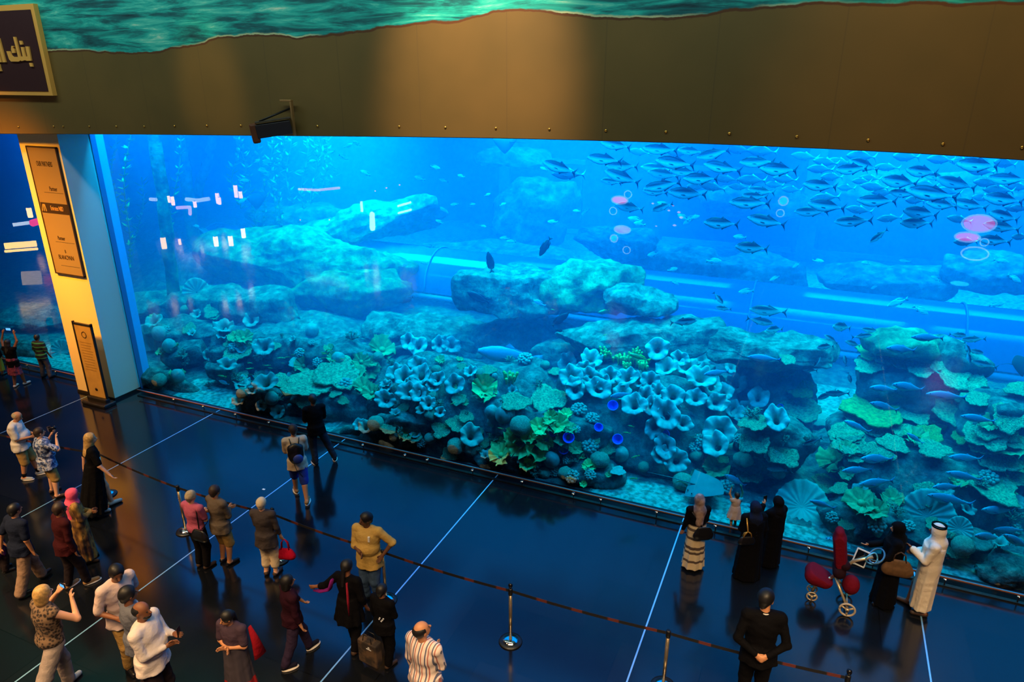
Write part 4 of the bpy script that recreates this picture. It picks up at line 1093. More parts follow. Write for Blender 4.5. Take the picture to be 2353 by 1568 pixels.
def fin(poly, th=.006, axis='y', loc=(0, 0, 0), rot=None):
    """thin tapered slab from an x-z polygon"""
    cx = sum(p[0] for p in poly) / len(poly); cz = sum(p[1] for p in poly) / len(poly); n = len(poly)
    V = [(x, 0, z) for x, z in poly] + [(cx, th, cz), (cx, -th, cz)]
    F = []
    for i in range(n): j = (i + 1) % n; F.append((i, j, n)); F.append((j, i, n + 1))
    if rot is not None: V = [rot @ Vector(v) for v in V]
    return [Vector(v) + Vector(loc) for v in V], F
def make_fish(name, body, tail, dorsals, pects, mb, mf, eye=(-.41, .035, .03), er=.014):
    r = empty(name)
    V, F = body; mesh('body', V, F, mb, r)
    V, F = fin(tail, .008); mesh('tail_fin', V, F, mf, r)
    for d in dorsals: V, F = fin(d[1], .006); mesh(d[0], V, F, mf, r)
    for sgn in (-1, 1):
        V, F = fin(pects, .004, loc=(0, sgn * eye[1] * 1.15, 0), rot=Euler((sgn * R(38), 0, 0)).to_matrix()); mesh('pectoral_fin', V, F, mf, r)
        Vs, Fs = ico(1); mesh('eye', [Vector((v.x * er + eye[0], v.y * er * .6 + sgn * eye[1], v.z * er + eye[2])) for v in Vs], Fs, mat('fish_eye', (8, 8, 10), .2), r)
    return r
trev_b = fish_mat('trevally_skin', (12, 16, 20), (240, 214, 196), .0, .45)  # natural dark back and pale belly; belly cream also paints in reflected hall light
trev_p = fish_mat('silver_skin', (26, 42, 50), (96, 112, 116), .05, .45)
trev_f = mat('trevally_fin', (30, 38, 44), .5)
pale_f = mat('pale_fin', (110, 140, 150), .5)
TB = ([.02, .10, .145, .160, .15, .12, .082, .045, .018], [.02, .07, .118, .145, .148, .12, .08, .04, .016], [.015, .05, .066, .07, .066, .055, .038, .022, .009])
TAIL = [(.34, .014), (.40, .035), (.46, .10), (.50, .165), (.475, .08), (.445, .0), (.475, -.08), (.50, -.165), (.46, -.10), (.40, -.035), (.34, -.014)]
DOR = [('dorsal_fin', [(-.05, .125), (.0, .19), (.05, .155), (.12, .118), (.30, .03), (.30, .015), (0, .10)]), ('anal_fin', [(.0, -.11), (.04, -.165), (.09, -.125), (.30, -.03), (.30, -.012), (.05, -.09)])]
PEC = [(-.26, -.02), (-.22, .01), (-.10, -.02), (-.04, -.055), (-.14, -.05)]
def proto_trev(mb, mf): return make_fish('trevally', fish_body(*TB), TAIL, DOR, PEC, mb, mf)
trevA = proto_trev(trev_b, trev_f); trevB = proto_trev(trev_p, pale_f)
blue_b = fish_mat('jack_skin', (104, 138, 156), (176, 194, 200), .05, .35)
JB = ([.015, .06, .09, .105, .102, .088, .065, .04, .016], [.015, .045, .08, .098, .1, .085, .06, .035, .014], [.013, .04, .055, .06, .056, .046, .032, .02, .008])
JB = ([v * 1.2 for v in JB[0]], [v * 1.2 for v in JB[1]], JB[2])
trevC = make_fish('trevally', fish_body(*JB), [(x, z * .85) for x, z in TAIL], [('dorsal_fin', [(-.05, .09), (.0, .14), (.05, .115), (.12, .09), (.30, .025), (.30, .012), (0, .08)]), ('anal_fin', [(.0, -.085), (.04, -.13), (.09, -.10), (.30, -.025), (.30, -.01), (.05, -.07)])], PEC, blue_b, mat('jack_fin', (76, 108, 140), .5))
# plain oval reef fish
RB = ([.02, .10, .16, .18, .17, .13, .08, .04, .03], [.02, .09, .14, .165, .16, .12, .07, .035, .03], [.015, .04, .055, .06, .055, .045, .03, .018, .01])
RT = [(.34, .03), (.42, .09), (.5, .12), (.46, .0), (.5, -.12), (.42, -.09), (.34, -.03)]
RD = [('dorsal_fin', [(-.2, .15), (-.1, .215), (.1, .21), (.26, .12), (.3, .04), (0, .14)]), ('anal_fin', [(.02, -.13), (.12, -.19), (.26, -.11), (.3, -.04)])]
reefA = make_fish('reef_fish', fish_body(*RB), RT, RD, PEC, fish_mat('reef_fish_skin', (110, 140, 150), (200, 215, 210), .06), pale_f)
surgB = make_fish('surgeonfish', fish_body([.03, .10, .14, .155, .15, .13, .10, .05, .02], [.03, .09, .13, .145, .14, .125, .095, .045, .02], TB[2]), [(.34, .015), (.38, .03), (.46, .10), (.5, .11), (.46, 0), (.5, -.11), (.46, -.10), (.38, -.03), (.34, -.015)],
    [('dorsal_fin', [(-.28, .11), (-.2, .19), (.1, .2), (.3, .13), (.34, .03), (0, .13)]), ('anal_fin', [(-.1, -.13), (.0, -.18), (.26, -.14), (.33, -.03)])], PEC, mat('black_fish', (10, 12, 24), .5), mat('black_fin', (8, 10, 20), .5))
yelF = make_fish('yellow_snapper', fish_body([.02, .07, .10, .11, .105, .085, .06, .035, .02], [.02, .05, .08, .09, .09, .075, .05, .03, .02], TB[2]), RT, RD and [('dorsal_fin', [(-.15, .09), (0, .15), (.2, .1), (.3, .03), (0, .08)])], PEC, fish_mat('yellow_fish_skin', (120, 150, 80), (190, 190, 90), .04), mat('yellow_fin', (214, 220, 60), .6))
groupB = ([.03, .08, .115, .13, .13, .12, .095, .06, .045], [.03, .075, .11, .125, .12, .10, .075, .05, .04], [.02, .055, .075, .08, .075, .062, .045, .03, .016])
GT = [(.33, .045), (.40, .08), (.49, .10), (.5, 0), (.49, -.10), (.40, -.08), (.33, -.045)]
GD = [('dorsal_fin', [(-.18, .12), (-.1, .175), (.05, .17), (.18, .165), (.3, .12), (.3, .06), (0, .1)]), ('anal_fin', [(.1, -.10), (.16, -.15), (.28, -.10), (.3, -.05)])]
groA = make_fish('grouper', fish_body(*groupB), GT, GD, PEC, fish_mat('spotted_grouper_skin', (120, 150, 160), (180, 200, 200), .05, .6, (26, .30, (60, 80, 96))), mat('grouper_fin', (110, 140, 150), .6))
groB = make_fish('grouper', fish_body(*groupB), GT, [('dorsal_fin', [(-.12, .12), (-.04, .20), (.05, .13), (.3, .07), (.3, .05), (0, .1)]), GD[1]], PEC, fish_mat('plain_grouper_skin', (92, 124, 150), (150, 180, 196), .05, .5), mat('plain_grouper_fin', (84, 116, 140), .6))
groC = make_fish('zebra_shark', fish_body([.02, .05, .07, .08, .075, .06, .045, .03, .02], [.02, .04, .055, .06, .055, .045, .03, .02, .014], [.02, .06, .075, .075, .06, .045, .03, .018, .01]), [(.34, .02), (.44, .06), (.5, .07), (.46, 0), (.5, -.03), (.42, -.03), (.34, -.014)],
    [('dorsal_fin', [(-.02, .07), (.06, .13), (.1, .06)]), ('anal_fin', [(.2, .03), (.26, .08), (.3, .03)])], [(-.26, -.02), (-.2, .01), (-.06, -.03), (-.04, -.12), (-.14, -.08)], fish_mat('banded_skin', (150, 170, 170), (210, 220, 214), .05, .6, (13, .36, (50, 80, 100))), pale_f)
RIGHT = Vector((math.cos(R(YAW)), math.sin(R(YAW)), 0))
UPC = CM @ Vector((0, 1, 0)); RC = CM @ Vector((1, 0, 0))
FCN = 0
used_f = set()
def put_fish(proto, px, py, ln, ang=0, Y=3.0, flip=False, label=None, cat='fish', group=None, yaw=0, yj=16):
    """head towards the picture's left when ang = 0; ang > 0 lowers the tail"""
    global FCN; FCN += 1; r_ = random.Random(FCN * 5)
    used = proto.name in used_f
    o = copy_tree(proto) if used else proto
    if not used: used_f.add(proto.name)
    p = at(px, py, Y); s = mpp(p) * ln
    yw = R(YAW + yaw + r_.uniform(-yj, yj)) + (PI if flip else 0)
    s /= max(.6, math.cos(yw - R(YAW) - (PI if flip else 0)))
    a = R(ang) * (1 if not flip else -1)
    X = Vector((math.cos(yw), math.sin(yw), 0)); a2 = a * .97 + R(r_.uniform(-2, 2))
    X = (X * math.cos(a2) + Vector((0, 0, -1)) * math.sin(a2)).normalized()
    Z = Vector((0, 0, 1)); Z = (Z - X * Z.dot(X)).normalized(); Yv = Z.cross(X)
    M = Matrix((X, Yv, Z)).transposed().to_4x4()
    o.rotation_euler = M.to_euler(); o.location = p; o.scale = (s, s, s)
    tag(o, label, cat, group); return o
S1 = """1286,386,84,18,2.6 1390,367,84,8,2.6 1430,383,80,5,3.4 1415,334,76,10,3 1430,408,88,17,2.8 1405,418,50,10,3.4 1518,344,84,3,3 1552,375,94,6,2.4 1588,348,62,5,4.2 1640,354,78,-12,3.4
1661,386,86,8,2.6 1510,388,75,5,4.4 1525,401,76,10,4 1611,411,88,3,2.4 1523,427,88,-10,2.5 1580,445,90,3,2.6 1506,442,58,4,3 1724,467,92,2,2.5 1658,514,88,5,2.5 1762,509,88,10,2.6 1728,570,86,8,2.8
1447,477,72,12,3.6 1523,476,54,-15,3.6 1741,373,84,0,3 1790,390,98,6,2.3 1750,440,66,8,3.4 1735,452,64,4,3 1885,427,88,8,2.5 1958,389,84,-3,2.6 1985,381,86,14,3 1900,474,94,8,2.6 1865,487,74,-2,3
1962,509,80,-8,2.8 2068,418,98,5,2.8 2016,462,94,3,2.5 2143,446,114,6,2.2 2119,395,88,5,2.8 2197,422,90,12,3 2247,380,106,6,2.5 2317,412,88,3,2.8 2306,459,98,6,2.7 2075,445,66,6,3 2228,471,78,8,3
2116,490,94,10,2.7 2107,513,84,3,3 2307,498,84,14,2.8 2285,553,80,5,2.8 2020,542,50,-35,3 2302,522,80,8,3.2 2165,471,76,6,3 1573,396,64,3,3.6 2150,407,56,5,3.4""".split()
for i, s in enumerate(S1):
    x, y, l, a, Y = [float(q) for q in s.split(',')]
    put_fish(trevA, x, y, l, a, Y, label='dark backed trevally with pale belly in the dense school', group='dark backed trevally of the dense school')
S2 = """1307,401,80,3,4 1728,414,74,4,4.6 1752,348,78,3,5 1638,430,64,10,4.6 1898,373,64,8,4.6 1886,389,66,3,4.2 1980,360,80,5,4.4 1897,455,72,-4,4 2010,430,64,4,4.2 2162,367,68,5,4.4 2255,394,66,3,4.2 2267,421,64,5,4
2030,443,58,3,4.4 2103,461,56,5,4 1975,483,60,5,4.4 2045,502,58,-4,4.2 2220,556,64,3,3.8 2345,545,50,3,4 2205,505,56,8,4.2 1912,407,60,3,4.6 1805,412,62,5,4.6 2336,480,54,4,4.2 2345,478,44,4,4 2083,360,74,4,5
2310,376,68,6,4.6 1980,417,48,4,4.8 2295,438,72,5,4.2 1700,345,60,4,6 1850,360,60,4,6 1930,372,56,5,6 1820,436,52,5,6 2180,440,56,6,5 2260,455,56,6,5.4 1700,430,50,4,6 1600,430,50,4,6 2040,385,56,4,5.6 2210,372,60,4,5.6 1470,350,50,6,6 1945,432,50,4,6 2000,410,50,4,6
1560,352,54,3,6 1670,412,54,3,5.6 1780,425,50,8,6 2130,425,54,5,5.6 2340,430,60,5,5""".split()
for s in S2:
    x, y, l, a, Y = [float(q) for q in s.split(',')]
    put_fish(trevB, x, y, l, a, Y, label='pale silver trevally deeper inside the dense school', group='pale silver trevally of the dense school')
S3 = """2071,803,82,10 2031,894,72,10 2087,890,86,12 2175,910,86,0 2032,935,78,18 1970,981,64,20 2016,1055,92,12 1971,1081,80,2 2015,1109,92,2 1951,1120,64,12 2219,1053,84,5 2216,1095,82,8 2176,1119,76,6 2184,1149,102,10
2294,1173,88,10 2270,1234,82,14 2322,1218,66,-5 2248,963,80,6 2132,776,78,3 2103,1008,44,30 1757,824,72,2 1647,857,64,0 1430,908,58,0 1890,1160,60,14""".split()
for s in S3:
    x, y, l, a = [float(q) for q in s.split(',')]
    h = hit(x, y); Y = min(2.2, (h[0].y - .35) if h else 2.2); Y = max(.5, Y)
    put_fish(trevC, x, y, l, a, Y, label='blue grey jack cruising in front of the reef', group='blue grey jacks in front of the reef')
put_fish(trevC, 2338, 1246, 84, 30, .6, label='large pale blue jack diving at the frame edge near the square rock')
S4 = """1766,715,80,2 1745,738,58,8 1780,758,52,8 1935,752,62,15 1980,773,44,-10 2003,760,38,0 2238,780,48,-8 2240,808,38,12 1897,797,48,4 2262,838,48,6 2200,770,42,4 1860,850,42,8 1942,830,28,75 1952,868,30,70 1925,905,52,-8 1868,1015,44,-30
1650,685,36,50 1663,709,34,2 1900,908,50,-15 2222,800,34,60 1960,790,40,20 1880,830,30,-60 2225,820,30,70 1910,780,36,30""".split()
for i, s in enumerate(S4):
    x, y, l, a = [float(q) for q in s.split(',')]
    h = hit(x, y); Y = min(4.2, (h[0].y - .4) if h else 4.2)
    put_fish(trevA, x, y, l, a, Y, flip=(i % 3 == 1), label='dark silhouetted trevally milling above the reef gap', group='dark trevally above the reef gap', yj=30)
put_fish(trevA, 1570, 740, 62, -8, 2.6, flip=True, label='grey trevally swimming the other way over the tilted ledge')
SM = [(985, 565, 26), (1240, 697, 30), (470, 533, 40), (560, 415, 22), (590, 371, 20), (607, 393, 30), (515, 880, 26), (2063, 695, 48), (2115, 713, 36), (2290, 700, 36), (1715, 670, 38), (1700, 545, 30), (1990, 605, 24), (1460, 505, 36), (1470, 515, 30), (1345, 487, 22), (1325, 485, 18),
      (1250, 388, 20), (1000, 385, 24), (965, 410, 26), (1020, 415, 22), (1060, 405, 18), (800, 335, 20), (820, 330, 20), (790, 360, 26), (840, 398, 26), (640, 370, 20), (615, 372, 24), (560, 460, 22), (1045, 470, 20), (1085, 470, 16), (1120, 448, 16), (1155, 470, 16), (1160, 548, 24), (1175, 555, 22),
      (1525, 470, 30), (1570, 500, 32), (1585, 505, 36), (1500, 585, 28), (1545, 620, 26), (1550, 650, 20), (1595, 500, 26), (930, 610, 16), (975, 605, 16), (1270, 510, 24), (450, 520, 18), (690, 395, 22), (720, 370, 20), (760, 350, 22), (1640, 600, 34), (1780, 640, 26), (1880, 600, 24), (1930, 640, 26),
      (2150, 640, 26), (2010, 660, 20), (2330, 640, 30), (2080, 600, 24), (2300, 600, 30), (1830, 610, 22), (1010, 510, 20), (1110, 520, 16)]
for i, (x, y, l) in enumerate(SM):
    r_ = random.Random(i); h = hit(x, y); Y = min(r_.uniform(5, 9), (h[0].y - .5) if h else 9)
    put_fish(reefA, x, y, l, r_.uniform(-30, 30), Y, flip=r_.random() < .4, label='small pale oval reef fish drifting in open water', group='small pale reef fish in open water', yj=30)
for x, y, l, a, Y, f, lab in [(1253, 567, 50, -62, 4.0, False, 'black surgeonfish nosing down above the crowning slab'), (1126, 603, 50, 82, 4.2, False, 'black surgeonfish hanging upright before the crowning slab'), (1100, 684, 58, 26, 4.0, False, 'black surgeonfish gliding under the crowning slab corner'),
                              (1287, 735, 50, -44, 3.4, True, 'black surgeonfish between the crowning slab and tilted ledge'), (937, 690, 30, -28, 5.5, False, 'small black surgeonfish beside the green slope foot'), (772, 799, 28, -60, 4.2, False, 'small black surgeonfish in the shaded bay'), (1285, 760, 22, 10, 3.4, False, 'tiny black surgeonfish below the slab column')]:
    put_fish(surgB, x, y, l, a, Y, f, label=lab, yj=8)
put_fish(groA, 1346, 1012, 96, -40, 1.0, label='spotted grouper resting head down among blue cup sponges', yj=4)
put_fish(groB, 1172, 818, 150, 10, 3.0, label='big plain grey grouper below the long low ledge', yj=4)
put_fish(groA, 1785, 1080, 46, 8, 1.4, flip=False, label='small spotted grouper facing the plate corals')
put_fish(groC, 1752, 1196, 110, 48, .75, flip=True, label='banded shark resting behind the women in black', yj=4)
put_fish(groC, 1940, 1243, 96, 8, .5, label='banded fish lying on sand behind the red pushchair', yj=4)
put_fish(trevC, 1690, 1105, 66, 35, 1.2, label='slim blue jack slanting above the small child')
put_fish(trevC, 1401, 1080, 44, -65, .9, label='slim blue jack standing on its head beside brain corals')
put_fish(reefA, 1455, 1022, 42, 4, 1.6, label='olive oval fish between two cup sponges')
put_fish(yelF, 1470, 822, 54, 22, 2.0, label='yellow tailed fish grazing over the finger corals')
for i in range(26):
    r_ = random.Random(i + 50); x = r_.uniform(560, 760); y = r_.uniform(800, 880); h = hit(x, y)
    put_fish(yelF, x, y, r_.uniform(9, 15), r_.uniform(-12, 12), (h[0].y - .3) if h else .8, flip=r_.random() < .3, label='tiny yellow snapper shoaling over the bay corals', group='tiny yellow snappers over the bay')
for i, (x, y, l) in enumerate([(1460, 1050, 20), (1455, 1100, 18), (1310, 1100, 16), (1150, 985, 14), (1390, 770, 10), (1388, 715, 26), (1440, 995, 18), (1450, 980, 16), (765, 830, 14), (785, 825, 12), (510, 865, 22), (1270, 712, 10), (1040, 928, 14)]):
    h = hit(x, y); put_fish(yelF, x, y, l, -20 + 13 * (i % 4), (h[0].y - .25) if h else .6, label='small yellow fish darting close to the reef', group='small yellow fish close to the reef')
def ray_fish(px, py, w, Y, tail_to, label, tilt=25, m_=None, yaw=0, name='stingray'):
    p = at(px, py, Y); k = mpp(p) * w; r = empty(name, p, label=label, cat='ray')
    nu, nv = 17, 13; V = []; F = []
    for s in (1, -1):
        for i in range(nu):
            for j in range(nv):
                u = i / (nu - 1) * 2 - 1; v = j / (nv - 1) * 2 - 1
                half = (1 - abs(u) ** 1.35) * .42 + .001
                y = v * half - .06 * (1 - abs(u)) + .10 * abs(u)
                z = s * .055 * max(0, 1 - abs(u) ** 1.5) * (1 - v * v) + .10 * u * u
                V.append((u * .5, y, z))
    for s in (0, 1):
        for i in range(nu - 1):
            for j in range(nv - 1):
                a = s * nu * nv + i * nv + j; f = (a, a + nv, a + nv + 1, a + 1); F.append(f if s == 0 else f[::-1])
    Rm = Euler((R(tilt), 0, R(YAW + yaw))).to_matrix()
    mm = m_ or mat('ray_skin', (92, 110, 104), .6, var=.15, scale=4)
    mesh('body', [Rm @ (Vector(v) * k) for v in V], F, mm, r)
    t = at(tail_to[0], tail_to[1], Y) - p
    s = t.normalized() * k * .2
    tube('tail', [s, t * .5 + s * .3 + Vector((0, 0, .02)), t], [.016 * k, .009 * k, .003 * k], mm, r, 6)
    for sg in (-1, 1):
        Vs, Fs = ico(1); mesh('eye', [Rm @ (Vector((sg * .07, -.36, .045)) * k) + v * .018 * k for v in Vs], Fs, MATS['fish_eye'], r)
    return r
ray_fish(1620, 1120, 112, .8, (1488, 1085), 'pale stingray with a long whip tail over the sand drift', 12, yaw=-70)
ray_fish(590, 460, 46, 7, (560, 470), 'dark winged eagle ray gliding above the slope', 70, mat('eagle_ray_skin', (44, 58, 66), .6), name='eagle_ray')
ray_fish(1160, 326, 60, 4, (1208, 330), 'dark ray with raised wings just under the brown wall', 65, MATS['eagle_ray_skin'], name='eagle_ray')
ray_fish(2342, 838, 60, 3.4, (2298, 838), 'ray cut by the frame edge above the plate corals', 60, MATS['eagle_ray_skin'], yaw=20, name='eagle_ray')
print('fish', round(time.time() - T0, 1))
# ------------------------------------------------------------------ people: smooth-union fields meshed in numpy
def _smin(a, b, k):
    if k <= 0: return np.minimum(a, b)
    h = np.clip(.5 + .5 * (b - a) / k, 0, 1)
    return b * (1 - h) + a * h - k * h * (1 - h)
class Field:
    """list of primitives: smooth union of round cones and ellipsoids, with cuts"""
    def __init__(s): s.p = []
    def cone(s, a, b, r0, r1, k=.03, fy=1.0): s.p.append(('c', Vector(a), Vector(b), r0, r1, k, fy)); return s
    def ell(s, c, r, k=.03, rot=None): s.p.append(('e', Vector(c), tuple(r), rot, 0, k, 1)); return s
    def skirt(s, a, b, ra, rb, fy=.8, folds=0, famp=.0, k=.02, ph=0, pw=1.0): s.p.append(('s', Vector(a), Vector(b), ra, rb, k, (fy, folds, famp, ph, pw))); return s
    def cut(s, n, d): s.p.append(('h', Vector(n), d, 0, 0, 0, 0)); return s      # remove where n.p > d
    def cute(s, c, r): s.p.append(('x', Vector(c), tuple(r), 0, 0, .01, 0)); return s
    def bounds(s):
        lo = np.full(3, 1e9); hi = -lo
        for t, a, b, r0, r1, k, f in s.p:
            if t == 'c': pts = [(a, r0), (b, r1)]
            elif t == 'e': pts = [(a, max(b))]
            elif t == 's': pts = [(a, max(r0, r1) * 1.25), (b, max(r0, r1) * 1.25)]
            else: continue
            for q, r in pts: q = np.array(q); lo = np.minimum(lo, q - r); hi = np.maximum(hi, q + r)
        return lo - .03, hi + .03
    def mesh(s, h=.013, wr=0, seed=0):
        lo, hi = s.bounds(); n = np.ceil((hi - lo) / h).astype(int) + 1
        X = (lo[0] + np.arange(n[0]) * h).astype(np.float32); Y = (lo[1] + np.arange(n[1]) * h).astype(np.float32); Z = (lo[2] + np.arange(n[2]) * h).astype(np.float32)
        D = np.full(tuple(n), .3, np.float32)
        for t, a, b, r0, r1, k, f in s.p:
            if t == 'h': D[...] = np.maximum(D, (a.x * X[:, None, None] + a.y * Y[None, :, None] + a.z * Z[None, None, :]) - b); continue
            if t == 'c': l_ = np.minimum(a, b) - max(r0, r1); h_ = np.maximum(a, b) + max(r0, r1)
            elif t == 's': m_ = max(r0, r1) * 1.25; l_ = np.minimum(a, b) - np.array((m_, m_, 0.02)); h_ = np.maximum(a, b) + np.array((m_, m_, .02))
            else: m_ = max(b); l_ = np.array(a) - m_; h_ = np.array(a) + m_
            mg = .03 + k; i0 = np.clip(((l_ - mg - lo) / h).astype(int), 0, n - 1); i1 = np.clip(((h_ + mg - lo) / h).astype(int) + 2, 1, n)
            sl = tuple(slice(i0[j], i1[j]) for j in range(3))
            x = X[sl[0]][:, None, None]; y = Y[sl[1]][None, :, None]; z = Z[sl[2]][None, None, :]
            if t == 'c':
                fy = f; ab = b - a; L2 = ab.length_squared + 1e-9
                px_, py_, pz_ = x - a.x, y - a.y, z - a.z
                tt = np.clip((px_ * ab.x + py_ * ab.y + pz_ * ab.z) / L2, 0, 1)
                d = np.sqrt((px_ - tt * ab.x) ** 2 + ((py_ - tt * ab.y) * fy) ** 2 + (pz_ - tt * ab.z) ** 2) - (r0 + (r1 - r0) * tt)
            elif t in 'ex':
                px_, py_, pz_ = x - a.x, y - a.y, z - a.z
                if r0 and t == 'e':
                    m = r0; px_, py_, pz_ = (m[0][0] * px_ + m[1][0] * py_ + m[2][0] * pz_, m[0][1] * px_ + m[1][1] * py_ + m[2][1] * pz_, m[0][2] * px_ + m[1][2] * py_ + m[2][2] * pz_)
                k0 = np.sqrt((px_ / b[0]) ** 2 + (py_ / b[1]) ** 2 + (pz_ / b[2]) ** 2); k1 = np.sqrt((px_ / b[0] ** 2) ** 2 + (py_ / b[1] ** 2) ** 2 + (pz_ / b[2] ** 2) ** 2) + 1e-6
                d = k0 * (k0 - 1) / k1
            elif t == 's':
                fy, folds, famp, ph, pw = f
                tz = np.clip((z - a.z) / (b.z - a.z), 0, 1); cx = a.x + (b.x - a.x) * tz; cy_ = a.y + (b.y - a.y) * tz
                dx = x - cx; dy = (y - cy_) / fy; rho = np.sqrt(dx * dx + dy * dy); th = np.arctan2(dy, dx)
                Rr = (r0 + (r1 - r0) * tz ** pw) * (1 + famp * tz * (np.sin(folds * th + ph + 3 * tz) + .4 * np.sin((2 * folds + 1) * th + ph * 2)))
                d = np.maximum((rho - Rr) * .85, np.maximum(min(a.z, b.z) - z, z - max(a.z, b.z)))
            if t == 'x': D[sl] = np.maximum(D[sl], -d)
            else: D[sl] = _smin(D[sl], d.astype(np.float32), k)
        if wr:
            x = X[:, None, None]; y = Y[None, :, None]; z = Z[None, None, :]
            w1 = np.sin(x * 31 + z * 17 + seed + 2.2 * np.sin(z * 9 + seed)) * np.sin(z * 23 - x * 8 + y * 19 + seed * 2)
            w2 = np.sin(z * 47 + 2.5 * np.sin(x * 13 + seed) + y * 21) * .5
            D = D + (wr * (w1 + w2)).astype(np.float32)
        return surface_nets(D, lo, h)
def surface_nets(D, lo, h):
    D = np.pad(D, 1, constant_values=.3); lo = lo - h
    S = D < 0; c = np.zeros(tuple(np.array(D.shape) - 1), np.int8)
    for i in (0, 1):
        for j in (0, 1):
            for k in (0, 1): c += S[i:S.shape[0] - 1 + i, j:S.shape[1] - 1 + j, k:S.shape[2] - 1 + k]
    act = (c > 0) & (c < 8); idx = np.argwhere(act); N = len(idx)
    if N == 0: return np.zeros((0, 3)), np.zeros((0, 4), int)
    ids = np.full(act.shape, -1, np.int64); ids[act] = np.arange(N)
    acc = np.zeros((N, 3)); cnt = np.zeros(N)
    cor = [(0, 0, 0), (1, 0, 0), (0, 1, 0), (1, 1, 0), (0, 0, 1), (1, 0, 1), (0, 1, 1), (1, 1, 1)]
    for a in range(8):
        for ax in range(3):
            if cor[a][ax]: continue
            b = list(cor[a]); b[ax] = 1
            ia = idx + cor[a]; ib = idx + b
            da = D[ia[:, 0], ia[:, 1], ia[:, 2]]; db = D[ib[:, 0], ib[:, 1], ib[:, 2]]
            m = (da < 0) != (db < 0)
            t = np.where(m, da / (da - db + 1e-12), 0)
            P = np.repeat(np.array(cor[a], float)[None], N, 0); P[:, ax] += t
            acc[m] += P[m]; cnt[m] += 1
    V = (idx + acc / cnt[:, None]) * h + lo
    Fs = []
    for ax in range(3):
        o = [slice(None)] * 3; o[ax] = slice(0, -1); p = [slice(None)] * 3; p[ax] = slice(1, None)
        A = S[tuple(o)]; B = S[tuple(p)]; cr = A != B; e = np.argwhere(cr)
        u, v = (ax + 1) % 3, (ax + 2) % 3
        ok = (e[:, u] > 0) & (e[:, v] > 0) & (e[:, u] < ids.shape[u]) & (e[:, v] < ids.shape[v]) & (e[:, ax] < ids.shape[ax]); e = e[ok]
        def g(du, dv): q = e.copy(); q[:, u] -= du; q[:, v] -= dv; return ids[q[:, 0], q[:, 1], q[:, 2]]
        q = np.stack([g(0, 0), g(1, 0), g(1, 1), g(0, 1)], 1)
        ins = A[tuple(e.T)] if len(e) else np.zeros(0, bool)
        q[~ins] = q[~ins][:, ::-1]; q = q[(q >= 0).all(1)]
        Fs.append(q)
    return V, np.concatenate(Fs)
def np_mesh(name, V, F, m, parent, extra=None):
    V = np.asarray(V, np.float32); F = np.asarray(F, np.int32)
    me = bpy.data.meshes.new(name)
    quads = [tuple(f) for f in F.tolist()]; vs = V.tolist()
    if extra:
        o = len(vs); vs += [tuple(v) for v in extra[0]]; quads += [tuple(i + o for i in f) for f in extra[1]]
    me.from_pydata(vs, [], quads); me.update()
    return link(name, me, m, parent)

ARM = {  # elbow and wrist offsets from the shoulder, right side (+x outwards, +y forwards), in body heights
    'down': ((.025, -.005, -.175), (.035, .035, -.325)), 'relaxed': ((.04, .0, -.17), (.05, .06, -.31)), 'back': ((.04, -.07, -.155), (.05, -.09, -.30)), 'swing': ((.03, .07, -.16), (.03, .16, -.27)),
    'phone': ((.01, .05, -.165), (-.06, .17, -.11)), 'low_phone': ((.015, .03, -.17), (-.05, .15, -.18)), 'face': ((.055, .10, -.085), (-.07, .17, .075)), 'raised': ((.05, .05, .13), (.02, .08, .29)),
    'crossed': ((.02, .02, -.165), (-.16, .13, -.15)), 'behind': ((.05, -.06, -.16), (-.085, -.105, -.24)), 'hip': ((.12, -.04, -.13), (.04, .03, -.235)), 'fold': ((.01, .04, -.17), (-.10, .14, -.16)),
    'lean': ((.07, .05, -.15), (.10, .13, -.26)), 'out': ((.12, -.03, -.12), (.25, -.02, -.18)), 'hold': ((.03, .0, -.17), (.045, .04, -.31)), 'bag': ((.05, -.02, -.165), (.0, .10, -.20)), 'point': ((.05, .10, -.10), (.03, .24, -.07)), 'push': ((.03, .06, -.16), (.0, .20, -.19)),
    'backpack': ((.03, .04, -.17), (-.02, .17, -.15)), 'cane': ((.02, .02, -.175), (.06, .12, -.27))}
